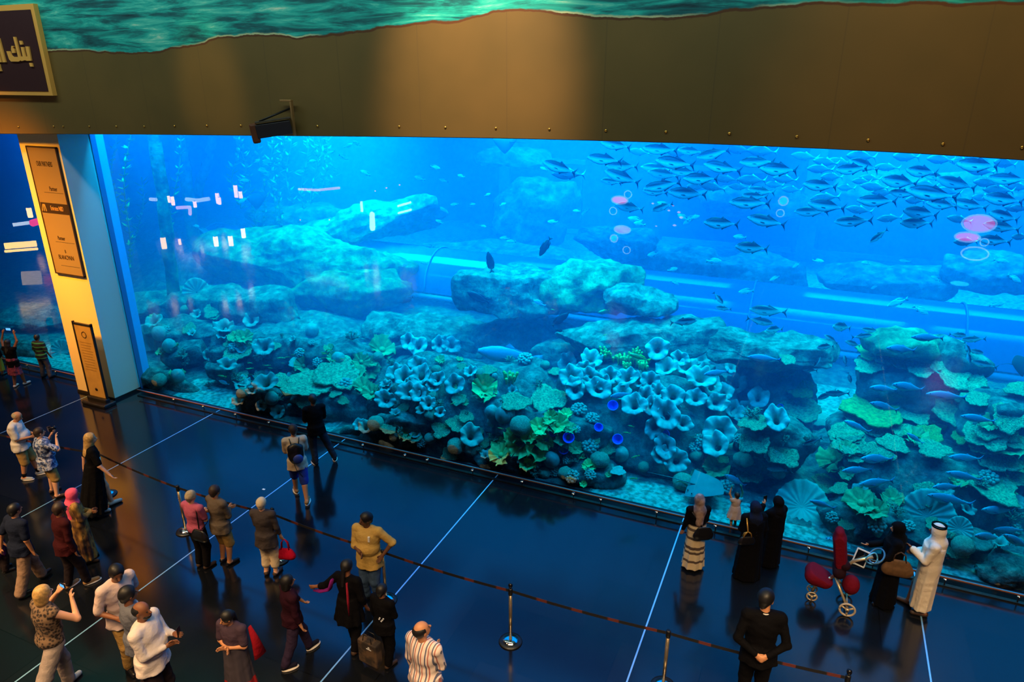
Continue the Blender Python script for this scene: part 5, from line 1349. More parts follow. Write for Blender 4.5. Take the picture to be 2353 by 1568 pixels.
def hand_geo(w, e, side, H, curl=.5):
    """palm, four unequal fingers and a side thumb beyond the wrist w; e = elbow. returns capsules for the field and finger tubes"""
    d = (w - e).normalized(); s = H / 1.75
    n = d.cross(Vector((side, 0, 0))); n = n.normalized() if n.length > .2 else Vector((0, 1, 0))
    u = n.cross(d).normalized()
    if u.x * side < 0: u = -u
    # u: across the knuckles; n: palm normal
    n = Vector((0, 1, 0)) - d * d.y
    n = n.normalized() if n.length > .15 else Vector((0, 0, -1))
    u = d.cross(n).normalized()
    palm = [(w + d * .015 * s + u * .018 * s * q, w + d * .085 * s + u * .026 * s * q, .017 * s, .014 * s) for q in (-1, 0, 1)]
    tubes = []
    for q, ln in ((-1.5, .062), (-.5, .075), (.5, .08), (1.5, .068)):
        b = w + d * .078 * s + u * q * .0175 * s; c = curl * 1.1
        d1 = (d * math.cos(c * .5) + n * math.sin(c * .5)); d2 = (d * math.cos(c * 1.3) + n * math.sin(c * 1.3)); d3 = (d * math.cos(c * 2.0) + n * math.sin(c * 2.0))
        p1 = b + d1 * ln * .45 * s; p2 = p1 + d2 * ln * .33 * s; p3 = p2 + d3 * ln * .25 * s
        tubes.append(tube_vf([b - d * .012, b, p1, p2, p3], [.0085 * s, .0095 * s, .0088 * s, .008 * s, .0055 * s], 6))
    th = u * (-side if True else 1)
    tb = w + d * .028 * s + u * (-1.4 if side > 0 else 1.4) * .016 * s * (1)
    to = (u * (-1 if side > 0 else 1) * .75 + d * .65 + n * .3).normalized()
    tubes.append(tube_vf([tb, tb + to * .032 * s, tb + to * .05 * s + (d * .6 + n * .4) * .022 * s], [.012 * s, .011 * s, .007 * s], 6))
    return palm, tubes
SKIN = {'light': mat('light_skin', (226, 168, 132), .55), 'tan': mat('tan_skin', (196, 134, 92), .55), 'brown': mat('brown_skin', (134, 84, 54), .55), 'dark': mat('dark_skin', (104, 66, 44), .55)}
NP = 0
def person(label, head, foot, face, H=None, arms=('down', 'down'), legs='stand', lean=0, skin='tan', w=1.0, belly=0, hair=None, top=None, bottom=None, dress=None, hijab=None, shoes=None, robe=None, turn=0, nod=0, sitz=0, foot_is=None, tilt=0, hres=.013, socks=None, beard=None, curl=.5):
    """head, foot: where the crown and the ground point between the feet stand; face: turn from looking at the tank, clockwise"""
    global NP; NP += 1
    g = fl(*foot)
    if H is None:
        d = ray(*head); hd = (Vector((g.x, g.y)) - Vector((CAM.x, CAM.y))); t = hd.length / math.hypot(d.x, d.y); H = (CAM + d * t).z
    yaw = R(YAW - face)
    r = empty('person', g, yaw, label, 'person')
    s = H
    f = lambda x, y, z: Vector((x * s, y * s, z * s))
    # ---- skeleton
    st = {'stand': ((.055, 0, 0), (.055, 0, 0)), 'wide': ((.095, 0, 0), (.095, 0, 0)), 'close': ((.045, .0, 0), (.045, .0, 0)), 'strideL': ((.06, -.15, .0), (.05, .15, 0)), 'strideR': ((.05, .15, 0), (.06, -.15, 0)), 'stepL': ((.05, -.04, 0), (.055, .10, 0)), 'stepR': ((.055, .10, 0), (.05, -.04, 0)),
          'kick': ((.10, -.30, .10), (.05, .06, 0)), 'cross': ((.03, .02, 0), (.02, -.05, 0)), 'spreadR': ((.20, -.02, 0), (.05, 0, 0))}[legs]
    pel = f(0, 0, .525); hipz = .505
    ln = R(lean); tl = R(tilt)
    Rm = Euler((-ln, tl, 0)).to_matrix()
    up = lambda v: pel + Rm @ (v - pel)
    chest = up(f(0, 0, .72)); neck = up(f(0, 0, .835)); sh = [up(f(.106 * w ** .5, 0, .805)), up(f(-.106 * w ** .5, 0, .805))]
    hc = neck + Rm @ Euler((-R(nod), 0, 0)).to_matrix() @ f(0, .012, .095)
    TW = Euler((-R(nod), 0, -R(turn))).to_matrix()
    elb = []; wri = []
    for i, sd in enumerate((1, -1)):
        A = ARM[arms[i]] if isinstance(arms[i], str) else arms[i]
        e = sh[i] + Rm @ Vector((A[0][0] * sd * s, A[0][1] * s, A[0][2] * s)); q = sh[i] + Rm @ Vector((A[1][0] * sd * s, A[1][1] * s, A[1][2] * s))
        e = sh[i] + (e - sh[i]).normalized() * .172 * s; q = e + (q - e).normalized() * .148 * s
        elb.append(e); wri.append(q)
    hip = [f(.05, 0, hipz), f(-.05, 0, hipz)]; ank = []; kne = []
    for i, sd in enumerate((1, -1)):
        a = f(st[i][0] * sd, st[i][1], .042 + st[i][2]); v = a - hip[i]; L_ = v.length; l1 = .245 * s; l2 = .225 * s
        if L_ > (l1 + l2) * .995: v = v * ((l1 + l2) * .995 / L_); a = hip[i] + v; L_ = v.length
        x = (l1 * l1 - l2 * l2 + L_ * L_) / (2 * L_); hh = math.sqrt(max(0, l1 * l1 - x * x)); vd = v.normalized()
        fw = (Vector((0, 1, 0)) - vd * vd.y).normalized()
        kne.append(hip[i] + vd * x + fw * hh); ank.append(a)
    toe = []
    for i, sd in enumerate((1, -1)):
        fd = Vector((.22 * sd, 1, 0)).normalized()
        if st[i][2] > .05: fd = Vector((.05 * sd, .35, -.9)).normalized()
        toe.append(ank[i] + fd * .092 * s + Vector((0, 0, -.026 * s)))
    # ---- body field (o = inflation for clothes)
    def torso(F_, o=0, z0=.47):
        F_.ell(up(f(0, 0, .735)), ((.096 * w) * s + o, (.064 * w + .012 * belly) * s + o, .105 * s + o), .03)
        F_.cone(sh[0] * .93 + neck * .07, sh[1] * .93 + neck * .07, .033 * s + o * .8, .033 * s + o * .8, .035)
        F_.ell(up(f(0, .006 + .03 * belly, .635)), ((.084 * w + .02 * belly) * s + o, (.060 * w + .035 * belly) * s + o, .09 * s + o), .03)
        F_.ell(up(f(0, -.004, .545)), (.092 * w * s + o, .068 * w * s + o, .075 * s + o), .03)
    def arm(F_, i, o=0, t=1.0, k=.02):
        q = t * 2
        e = elb[i] if q >= 1 else sh[i].lerp(elb[i], q)
        F_.cone(sh[i], e, .030 * s * w ** .5 + o, (.0235 * s if q >= 1 else .027 * s) * w ** .5 + o, k)
        if q > 1: F_.cone(elb[i], elb[i].lerp(wri[i], q - 1), .0235 * s * w ** .5 + o, (.0235 - .0085 * (q - 1)) * s + o, k)
    def leg(F_, i, o=0, t=1.0, k=.02, flare=0):
        F_.cone(hip[i], hip[i].lerp(kne[i], min(1, t * 2)), .052 * s * w ** .6 + o, (.052 - .017 * min(1, t * 2)) * s * w ** .5 + o + flare * .5 * min(1, t * 2), k)
        if t > .5:
            q = min(1, t * 2 - 1)
            if o == 0: F_.cone(kne[i].lerp(ank[i], .22) + Vector((0, -.008 * s, 0)), ank[i], .033 * s * w ** .4, .019 * s, k)
            F_.cone(kne[i], kne[i].lerp(ank[i], q), .034 * s * w ** .5 + o + flare * .5, (.034 - .013 * q) * s + o + flare, k)
    B = Field(); torso(B); extra = ([], [])
    B.cone(up(f(0, -.004, .80)), hc - Vector((0, .01 * s, .03 * s)), .032 * s, .030 * s, .02)
    for i in (0, 1):
        arm(B, i); leg(B, i)
        palm, tb = hand_geo(wri[i], elb[i], 1 if i == 0 else -1, H, curl)
        for a, b, r0, r1 in palm: B.cone(a, b, r0, r1, .012)
        extra = join_vf(extra, *tb)
        B.cone(ank[i] - Vector((0, .012 * s, .012 * s)), toe[i], .024 * s, .018 * s, .02)
    # head: skull, jaw, nose, ears
    TWl = [list(c) for c in TW]
    hk = .95 if H > 1.3 else 1.25
    hd_ = lambda x, y, z: hc + TW @ (Vector((x, y, z)) * s * hk)
    B.ell(hd_(0, -.006, .012), (.046 * s * hk, .056 * s * hk, .054 * s * hk), .012, TW)
    B.ell(hd_(0, .014, -.022), (.036 * s * hk, .040 * s * hk, .044 * s * hk), .02, TW)
    B.cone(hd_(0, .050, .004), hd_(0, .064, -.014), .006 * s, .0085 * s, .01)
    B.cone(hd_(-.012, .048, -.033), hd_(.012, .048, -.033), .006 * s, .006 * s, .008)
    for sd in (-1, 1): B.ell(hd_(.047 * sd, -.004, -.004), (.007 * s, .012 * s, .019 * s), .005, TW)
    V, Fc = B.mesh(hres * .92)
    body = np_mesh('body', V, Fc, SKIN[skin], r, extra)
    for sd in (-1, 1):
        Vs, Fs = ico(1); mesh('eye', [hd_(.018 * sd, .0475, .006) + v * .0058 * s for v in Vs], Fs, mat('eye_dark', (22, 14, 12), .2), r)
    lipm = mat('lip', (128, 62, 54), .6)
    mesh('mouth', *tube_vf([hd_(-.012, .0525, -.033), hd_(0, .056, -.033), hd_(.012, .0525, -.033)], [.0018 * s, .003 * s, .0018 * s], 6), lipm, r)
    # ---- clothes
    def cloth(name, F_, m_, h=None):
        V, Fc = F_.mesh(h or hres, (.0018 if name in ('hair', 'beard') else 0 if name == 'shoe' else .0023) * (s / 1.7), NP * 1.7 + len(name)); return np_mesh(name, V, Fc, m_, r)
    out = {}
    if bottom:
        kind, m_ = bottom[:2]; o = .012
        F_ = Field()
        F_.ell(f(0, -.004, .545), (.092 * w * s + o, .068 * w * s + o, .075 * s + o), .03)
        t = {'trousers': .97, 'shorts': .5, 'capri': .80, 'loose': .99, 'flare': .99}[kind]; fr = {'trousers': .012, 'shorts': .024, 'capri': .02, 'loose': .034, 'flare': .03}[kind]
        for i in (0, 1): leg(F_, i, o + .004, t, .025, fr)
        F_.cut((0, 0, 1), .60 * s)
        cloth('trousers' if kind in ('trousers', 'loose', 'flare') else kind if kind == 'shorts' else 'capri_trousers', F_, m_)
    if top:
        m_, slv, hem = top[:3]; o = .012 + (top[3] if len(top) > 3 else 0); F_ = Field(); torso(F_, o)
        if hem < .5: F_.skirt(f(0, 0, .56), f(0, 0, hem), (.095 * w) * s + o, (.108 * w) * s + o, .78, 5, .05, .03)
        for i in (0, 1):
            if slv > 0: arm(F_, i, .009 + (.007 if slv < .6 else 0), slv)
        F_.cut((0, 0, -1), -hem * s)
        if slv == 0:
            for i, sd in ((0, 1), (1, -1)): pass
        F_.cut(tuple(Rm @ Vector((0, .35, 1)).normalized()), (Rm @ Vector((0, .35, 1)).normalized()).dot(neck + Vector((0, .02, .012)) * s))
        tname = top[4] if len(top) > 4 else 'shirt'
        to_ = cloth(tname, F_, m_)
        if tname == 'shirt' and 0 < slv:
            # collar
            pts = [neck + Rm @ Vector((.040 * s * math.cos(a), .036 * s * math.sin(a) + .002 * s, (-.012 - .012 * math.sin(a)) * s)) for a in [i * PI / 10 for i in range(21)]]
            tube('collar', pts, .008 * s, m_, to_, 6)
    if dress:
        m_, slv, hem, rad = dress[:4]; o = .016; F_ = Field(); torso(F_, o)
        hb = dress[5] if len(dress) > 5 else (0, 0)
        F_.skirt(up(f(0, 0, .62)) * .5 + f(0, 0, .62) * .5, f(hb[0], hb[1], hem), .088 * w * s + o, rad * s, .85, 9, .07, .04, NP, .8)
        for i in (0, 1):
            if slv > 0: arm(F_, i, .018, slv)
        F_.cut((0, 0, -1), -hem * s); n_ = (Rm @ Vector((0, .35, 1)).normalized()); F_.cut(tuple(n_), n_.dot(neck + Vector((0, .02, .014)) * s))
        cloth(dress[4] if len(dress) > 4 else 'dress', F_, m_)
    if robe:   # long straight robe, sleeves wide at the wrist
        m_, hem, rad = robe[:3]; F_ = Field(); torso(F_, .028)
        F_.skirt(up(f(0, 0, .78)) * .4 + f(0, 0, .78) * .6, f(0, 0, hem), .115 * w * s, rad * s, .82, 8, .05, .05, NP, 1.1)
        for i in (0, 1):
            F_.cone(sh[i], elb[i], .038 * s, .034 * s, .03); F_.cone(elb[i], elb[i].lerp(wri[i], .94), .034 * s, .034 * s, .02)
        F_.cut((0, 0, -1), -hem * s)
        cloth('robe', F_, m_)
    if hijab:
        m_ = hijab[0]; F_ = Field()
        F_.ell(hd_(0, -.008, .010), (.058 * s, .070 * s, .068 * s), .02, TW); F_.cone(hd_(0, -.02, -.01), neck + Rm @ f(0, -.012, -.01), .056 * s, .058 * s, .03)
        F_.ell(neck + Rm @ f(0, -.008, -.03), (.092 * s, .070 * s, .05 * s), .03)
        if len(hijab) > 1 and hijab[1]: F_.cone(neck + Rm @ f(0, -.03, -.02), chest + Rm @ f(0, -.045, -hijab[1]), .07 * s, .05 * s, .04)
        if not (len(hijab) > 2 and hijab[2]): F_.cute(hd_(0, .068, -.008), (.034 * s, .034 * s, .044 * s))
        cloth('headscarf', F_, m_)
    if hair:
        kind, m_ = hair[:2]; F_ = Field(); hh = .9
        if kind == 'balding':
            F_.ell(hd_(0, -.012, .004), (.0505 * s, .058 * s, .048 * s), .01, TW); F_.cute(hd_(0, .045, -.02), (.08 * s, .055 * s, .08 * s)); F_.cute(hd_(0, -.005, .075), (.040 * s, .054 * s, .036 * s)); F_.cut(tuple(TW @ Vector((0, 0, -1))), (TW @ Vector((0, 0, -1))).dot(hd_(0, 0, -.038)))
        else:
            k = hk / .95
            F_.ell(hd_(0, -.010, .018), (.053 * s * k, .061 * s * k, .058 * s * k), .01, TW)
            if kind in ('short', 'afro', 'bun'): F_.cone(hd_(0, -.035, .0), hd_(0, -.038, -.028), .04 * s * k, .030 * s * k, .02)
            if kind == 'afro': F_.ell(hd_(0, -.016, .024), (.060 * s * k, .066 * s * k, .060 * s * k), .01, TW)
            if kind == 'bob': F_.cone(hd_(0, -.022, .0), hd_(0, -.026, -.050), .052 * s, .048 * s, .02)
            if kind == 'long':
                F_.cone(hd_(0, -.022, .0), hd_(0, -.030, -.06), .052 * s, .050 * s, .02); F_.cone(hd_(0, -.030, -.06), neck + Rm @ f(0, -.055, -.09), .050 * s, .032 * s, .03); F_.ell(neck + Rm @ f(.0, -.05, -.07), (.06 * s, .03 * s, .07 * s), .02)
            F_.cute(hd_(0, .068 * k, -.012 * k), (.044 * s * k, .050 * s * k, .060 * s * k))
            if kind == 'bun': F_.ell(hd_(0, -.062, .012), (.024 * s, .022 * s, .024 * s), .006)
            if kind == 'ponytail': F_.cone(hd_(0, -.06, .01), neck + Rm @ f(0, -.075, -.06), .022 * s, .014 * s, .01)
        cloth('hair', F_, m_, hres * .85)
    if beard:
        F_ = Field(); F_.ell(hd_(0, .026, -.040), (.034 * s, .032 * s, .026 * s), .01, TW); F_.cute(hd_(0, .045, -.022), (.03 * s, .03 * s, .012 * s)); cloth('beard', F_, beard, hres * .8)
    if shoes:
        for i in (0, 1):
            F_ = Field(); fd = (toe[i] - ank[i]); a = ank[i] - Vector((0, 0, .018 * s)); fdn = Vector((fd.x, fd.y, 0)).normalized() if st[i][2] < .05 else fd.normalized()
            F_.cone(a - fdn * .018 * s, toe[i] + fdn * .002 * s + Vector((0, 0, .002 * s)), .027 * s, .022 * s, .01); F_.cone(a, a + Vector((0, 0, .02 * s)), .026 * s, .024 * s, .01)
            if st[i][2] < .05: F_.cut((0, 0, -1), -.004)
            sh_ = cloth('shoe', F_, shoes[0], hres * .9)
            if len(shoes) > 1:
                c_ = (a + toe[i]) / 2; c_.z = .012; Vs, Fs = lathe_vf([(0, -.01), (1, -.01), (1, .011), (0, .011)], 20)
                ca, sa = fdn.x, fdn.y
                if st[i][2] < .05: mesh('sole', [Vector((v[0] * .082 * s * ca - v[1] * .034 * s * sa, v[0] * .082 * s * sa + v[1] * .034 * s * ca, v[2])) + c_ for v in Vs], Fs, shoes[1], sh_)
    if socks:
        for i in (0, 1): tube('sock', [ank[i] - Vector((0, 0, .01)), ank[i].lerp(kne[i], .28)], [.024 * s, .030 * s], socks, r, 12)
    M = Matrix.Translation(g) @ Matrix.Rotation(yaw, 4, 'Z')
    return dict(root=r, M=M, sh=sh, elb=elb, wri=wri, neck=neck, hc=hc, hip=hip, ank=ank, chest=chest, s=s, f=f, Rm=Rm, up=up, hand=[wri[i] + (wri[i] - elb[i]).normalized() * .05 * s for i in (0, 1)], g=g, yaw=yaw, hd=hd_)
# ------------------------------------------------------------------ fabrics
def fab(n, c, var=.12, **k): return mat('fabric_' + n, c, .85, var=var, scale=k.pop('scale', 3), bump=.3, bscale=18, spec=.12, **k)
def pattern(n, cols, scale, stretch=None, kind='noise'):
    m = bpy.data.materials.new('fabric_' + n); m.use_nodes = True; nt = m.node_tree; N = nt.nodes; K = nt.links; b = N['Principled BSDF']; b.inputs['Roughness'].default_value = .85
    tc = N.new('ShaderNodeTexCoord'); mp = N.new('ShaderNodeMapping'); mp.inputs['Scale'].default_value = stretch or (1, 1, 1); K.new(tc.outputs['Object'], mp.inputs[0])
    if kind == 'noise': t = N.new('ShaderNodeTexNoise'); t.inputs['Scale'].default_value = scale; t.inputs['Detail'].default_value = 2; o = t.outputs[0]
    elif kind == 'vor': t = N.new('ShaderNodeTexVoronoi'); t.inputs['Scale'].default_value = scale; o = t.outputs['Distance']
    elif kind == 'wavex':
        sp = N.new('ShaderNodeSeparateXYZ'); K.new(mp.outputs[0], sp.inputs[0]); a = N.new('ShaderNodeMath'); a.operation = 'MULTIPLY'; a.inputs[1].default_value = scale; K.new(sp.outputs[0], a.inputs[0]); f = N.new('ShaderNodeMath'); f.operation = 'FRACT'; K.new(a.outputs[0], f.inputs[0]); o = f.outputs[0]; t = None
    elif kind == 'wavez':
        sp = N.new('ShaderNodeSeparateXYZ'); K.new(mp.outputs[0], sp.inputs[0]); a = N.new('ShaderNodeMath'); a.operation = 'MULTIPLY'; a.inputs[1].default_value = scale; K.new(sp.outputs[2], a.inputs[0]); f = N.new('ShaderNodeMath'); f.operation = 'FRACT'; K.new(a.outputs[0], f.inputs[0]); o = f.outputs[0]; t = None
    if t: K.new(mp.outputs[0], t.inputs['Vector'])
    rp = N.new('ShaderNodeValToRGB'); rp.color_ramp.interpolation = 'CONSTANT' if kind.startswith('wave') else 'LINEAR'
    e = rp.color_ramp.elements; e[0].position = cols[0][0]; e[0].color = L(cols[0][1]); e[1].position = cols[-1][0]; e[1].color = L(cols[-1][1])
    for p, c in cols[1:-1]: q = e.new(p); q.color = L(c)
    K.new(o, rp.inputs[0]); K.new(rp.outputs[0], b.inputs['Base Color']); return m
white = fab('white', (222, 214, 205), .06); black = fab('black', (6, 5, 8)); black2 = fab('black_soft', (12, 10, 14)); khaki = fab('khaki', (186, 146, 82)); navy = fab('navy', (22, 30, 52)); maroonf = fab('maroon', (58, 16, 22))
denim = fab('denim', (62, 86, 120), .25); greyb = fab('grey_brown', (104, 92, 80)); charcoal = fab('charcoal', (74, 66, 66)); pinkt = fab('pink', (186, 92, 122)); blue_s = fab('blue', (44, 70, 170)); taupe = fab('taupe', (142, 116, 98)); pinkh = fab('rose', (236, 92, 128), .1)
cream_f = fab('cream', (222, 200, 168)); yel = fab('yellow_shirt', (206, 168, 92)); greyp = fab('pale_grey', (150, 138, 134)); slate = fab('slate', (104, 108, 122)); darkt = fab('dark_trousers', (36, 28, 32)); thobe = fab('thobe', (246, 226, 198), .04); redf = fab('red', (170, 24, 34))
gold_f = mat('gold_trim', (206, 150, 60), .35, .6); hairB = mat('black_hair', (14, 11, 11), .5); hairBr = mat('brown_hair', (52, 34, 24), .55, var=.3, scale=30); hairBl = mat('blonde_hair', (206, 164, 96), .5, var=.35, scale=30); hairW = mat('white_hair', (232, 210, 170), .6, var=.15, scale=30); hairG = mat('grey_hair', (186, 166, 130), .6, var=.35, scale=30)
leather = mat('black_leather', (16, 14, 16), .35); sole_w = mat('pale_sole', (220, 210, 196), .7); sandal = mat('sandal', (60, 40, 28), .6); sneak = mat('grey_sneaker', (150, 160, 170), .6); brownshoe = mat('tan_shoe', (150, 112, 66), .6); screen = emat('screen_glow', (90, 170, 255), 1.5)
def world(P, v): return P['M'] @ v
def held(name, label, cat, P, loc, rz=0, group=None):
    o = empty(name, world(P, loc), P['yaw'] + rz, label, cat, group); return o
def phone(P, loc, label, rot=(0, 0, 0), size=(.075, .01, .145), lit=True, name='phone'):
    r = held(name, label, 'phone' if name == 'phone' else name.replace('_', ' '), P, loc); r.rotation_euler = (rot[0], rot[1], P['yaw'] + rot[2])
    box('case', (-size[0] / 2, -size[1] / 2, -size[2] / 2), (size[0] / 2, size[1] / 2, size[2] / 2), leather, r, .003)
    if lit: box('screen', (-size[0] / 2 + .005, -size[1] / 2 - .001, -size[2] / 2 + .008), (size[0] / 2 - .005, -size[1] / 2 + .001, size[2] / 2 - .008), screen, r)
    return r
def camera_prop(P, loc, label, nod=0):
    r = held('photo_camera', label, 'camera', P, loc)
    box('camera_body', (-.065, -.03, -.045), (.065, .03, .045), leather, r, .01)
    V, F = lathe_vf([(0, 0), (.034, 0), (.038, .08), (.030, .085), (0, .08)], 16); mesh('lens', [(v[0], v[2] + .02, v[1]) for v in V], F, MATS['black_gloss'], r)
    box('viewfinder', (-.025, -.028, .045), (.025, .02, .066), leather, r, .006); return r
def bag(P, loc, size, m_, label, name='handbag', handle=.18, rz=0, strap=None, strap_m=None):
    r = held(name, label, 'bag', P, loc, rz); w_, d_, h_ = size
    Fd = Field(); Fd.cone((-w_ * .32, 0, -h_ * .12), (w_ * .32, 0, -h_ * .12), h_ * .36, h_ * .36, .02, 1.0 * h_ / d_); Fd.cone((-w_ * .25, 0, h_ * .22), (w_ * .25, 0, h_ * .22), h_ * .26, h_ * .26, .05, 1.2 * h_ / d_)
    V, Fc = Fd.mesh(.012); np_mesh('bag_body', V, Fc, m_, r)
    if handle:
        for sy in (-1, 1): tube('handle', [(-w_ * .26, sy * .02, h_ * .40), (-w_ * .2, sy * .015, h_ * .42 + handle * .7), (0, 0, h_ * .42 + handle), (w_ * .2, sy * .015, h_ * .42 + handle * .7), (w_ * .26, sy * .02, h_ * .40)], .009, strap_m or m_, r, 6)
    if strap: inv = (r.matrix_basis.inverted()); tube('strap', [inv @ world(P, q) for q in strap], .013, strap_m or m_, r, 6, flat=.4)
    return r
V3 = Vector
def pmul(P, x, y, z): return P['f'](x, y, z)

# ---- far left group beside the side window
A = person('person in black top and purple patterned skirt holding a phone high', (14, 781), (44, 888), 8, arms=('raised', 'raised'), legs='stepR', skin='brown', hair=('long', hairB), top=(black, .9, .44, .02), dress=(pattern('purple_skirt', [(.35, (54, 20, 44)), (.55, (150, 60, 84)), (.7, (60, 24, 50))], 16), 0, .27, .13, 'skirt'), shoes=(sole_w,))
phone(A, (A['hand'][0] + A['hand'][1]) / 2 + V3((0, .02, .05)), 'phone held up high by the person in the purple skirt', size=(.15, .01, .08))
person('person in yellow skirt half cut by the frame edge', (-12, 772), (2, 862), 5, arms=('down', 'down'), skin='brown', hair=('long', hairB), top=(black2, .9, .46, .01), dress=(fab('mustard', (190, 140, 40)), 0, .12, .12, 'skirt'), shoes=(leather,))
person('child in green and black striped shirt walking at the side window', (89, 768), (108, 868), 10, arms=('relaxed', 'relaxed'), legs='wide', skin='brown', hair=('short', hairB), top=(pattern('green_stripes', [(0, (14, 20, 30)), (.4, (34, 120, 74)), (.55, (60, 150, 100)), (.7, (14, 20, 30)), (.95, (14, 20, 30))], 9, kind='wavez'), .45, .47, .01, 'tshirt'), bottom=('trousers', fab('child_grey', (72, 76, 92))), shoes=(darkt,))
A = person('bald person in white T-shirt and khaki shorts looking at a camera', (28, 944), (68, 1098), 75, arms=('low_phone', 'low_phone'), legs='stepL', belly=.8, w=1.12, skin='tan', nod=28, hair=('balding', hairG), top=(white, .42, .45, .01, 'tshirt'), bottom=('shorts', khaki), socks=black, shoes=(sneak, sole_w))
camera_prop(A, (A['hand'][0] + A['hand'][1]) / 2 + V3((0, .06, .02)), 'camera in the hands of the bald person in white')
A = person('person in blue floral shirt raising a camera to the eye', (84, 984), (127, 1138), 42, arms=('face', 'face'), legs='wide', belly=.6, w=1.15, skin='light', hair=('short', hairBr), top=(pattern('hawaii', [(.36, (30, 40, 80)), (.47, (96, 120, 170)), (.56, (205, 208, 220)), (.66, (40, 56, 104))], 13), .42, .43, .015, 'shirt'), bottom=('shorts', khaki), shoes=(sandal,))
camera_prop(A, A['hd'](0, .12, .0), 'camera at the eye of the person in the floral shirt')
A = person('long haired blonde person in a black dress gripping a queue post', (186, 1000), (238, 1172), 55, arms=('lean', 'back'), legs='stepL', lean=4, skin='light', hair=('long', hairBl), dress=(black, .4, .06, .17, 'dress', (.05, -.10)), turn=10, shoes=(mat('silver_shoe', (190, 200, 190), .4),))
# ---- lower left crowd
person('person in a rose headscarf and brown gold patterned robe', (172, 1121), (204, 1288), 60, arms=('fold', 'fold'), skin='brown', hijab=(pinkh, .12), dress=(pattern('gold_print', [(.36, (58, 34, 30)), (.5, (120, 84, 40)), (.6, (176, 132, 56)), (.72, (70, 44, 34))], 9, (1, 1, .5)), .98, .05, .125, 'robe'), shoes=(sandal,))
A = person('person in purple dress with a pale shoulder strap by the frame edge', (8, 1164), (12, 1312), 40, arms=('relaxed', 'fold'), skin='tan', hair=('short', hairB), dress=(fab('plum', (58, 20, 66)), .35, .30, .12, 'dress'), bottom=('trousers', darkt), shoes=(leather,))
bag(A, A['f'](-.13, .03, .50), (.26, .12, .22), leather, 'black shoulder bag of the person in purple dress', handle=.0, strap=[A['f'](-.12, .02, .55), A['sh'][0] + V3((0, .03, .05)), A['neck'] + V3((.06, -.08, -.06)), A['f'](-.13, -.04, .56)], strap_m=cream_f)
person('person in navy T-shirt and brown trousers striding towards the window', (42, 1156), (74, 1352), 25, arms=('down', 'back'), legs='strideL', lean=6, skin='tan', w=1.1, hair=('short', hairB), top=(navy, .42, .46, .01, 'tshirt'), bottom=('loose', taupe), shoes=(leather,))
person('person in dark red long sleeved shirt and black trousers', (122, 1160), (174, 1350), 35, arms=('down', 'relaxed'), legs='stepR', lean=5, skin='brown', hair=('short', hairBr), top=(maroonf, .98, .45, .012), bottom=('trousers', darkt), shoes=(brownshoe, sole_w))
A = person('blonde person in spotted sleeveless top taking a picture, one leg behind', (115, 1341), (152, 1590), 28, arms=('face', 'face'), legs='kick', lean=4, skin='light', w=1.12, hair=('bob', hairBl), top=(pattern('leopard', [(.2, (26, 20, 18)), (.42, (60, 46, 38)), (.6, (120, 96, 74))], 26, kind='vor'), .0, .50, .012, 'tank_top'), bottom=('flare', greyp), shoes=(sneak,))
phone(A, A['hd'](.03, .13, -.01), 'small camera with a blue glow at the blonde persons face', size=(.10, .02, .06), name='compact_camera')
person('person in white short sleeved shirt looking down with hands near the back', (248, 1294), (312, 1530), 118, arms=('bag', 'behind'), legs='stand', skin='brown', w=1.1, nod=24, turn=20, hair=('short', hairB), top=(fab('rosy_white', (214, 190, 184), .06), .45, .46, .014, 'shirt'), bottom=('trousers', khaki), shoes=(leather,))
person('person in slate blue shirt seen from behind next to the bearded man', (290, 1349), (345, 1590), 42, arms=('down', 'down'), skin='brown', w=1.02, hair=('short', hairB), top=(slate, .95, .44, .012, 'shirt'), bottom=('trousers', darkt), shoes=(leather,))
A = person('balding bearded person in white shirt holding a phone at the chest', (330, 1380), (378, 1640), 95, arms=('fold', 'phone'), skin='brown', w=1.12, belly=.5, hair=('balding', hairB), beard=hairB, top=(fab('pale_shirt', (226, 212, 206), .05), .95, .46, .016, 'shirt'), bottom=('trousers', darkt), shoes=(leather,))
phone(A, A['hand'][1] + V3((0, .02, .05)), 'phone in the hand of the bearded person', lit=False)
# ---- by the window
A = person('person in white T-shirt and blue shorts with a backpack', (665, 978), (693, 1147), -18, arms=('phone', 'phone'), legs='strideL', skin='tan', hair=('short', hairBr), top=(cream_f, .42, .44, .012, 'tshirt'), bottom=('shorts', blue_s), nod=8, shoes=(brownshoe, sole_w))
phone(A, (A['hand'][0] + A['hand'][1]) / 2 + V3((0, .01, .03)), 'phone in the hands of the person with the backpack')
bp = held('backpack', 'black and blue backpack on the person in blue shorts', 'backpack', A, A['chest'] + V3((.0, -.20, -.06)))
Fd = Field(); Fd.ell((0, 0, 0), (.15, .09, .23), .02); Fd.ell((0, -.05, -.07), (.12, .07, .12), .03); Fd.cone((-.08, .02, .12), (.08, .02, .12), .07, .07, .03); V, Fc = Fd.mesh(.012); np_mesh('pack_body', V, Fc, leather, bp)
Fd = Field(); Fd.ell((0.03, -.085, -.07), (.10, .06, .10), .02); V, Fc = Fd.mesh(.012); np_mesh('front_pocket', V, Fc, mat('blue_nylon', (40, 66, 150), .5), bp)
for sd in (-1, 1): tube('shoulder_strap', [(sd * .07, .05, .17), (sd * .09, .14, .26), (sd * .11, .27, .20), (sd * .12, .30, .04), (sd * .12, .12, -.16)], .018, leather, bp, 6, flat=.5)
tube('loose_strap', [(-.06, .0, -.18), (-.02, -.02, -.35), (.08, -.02, -.52)], .012, leather, bp, 6, flat=.5)
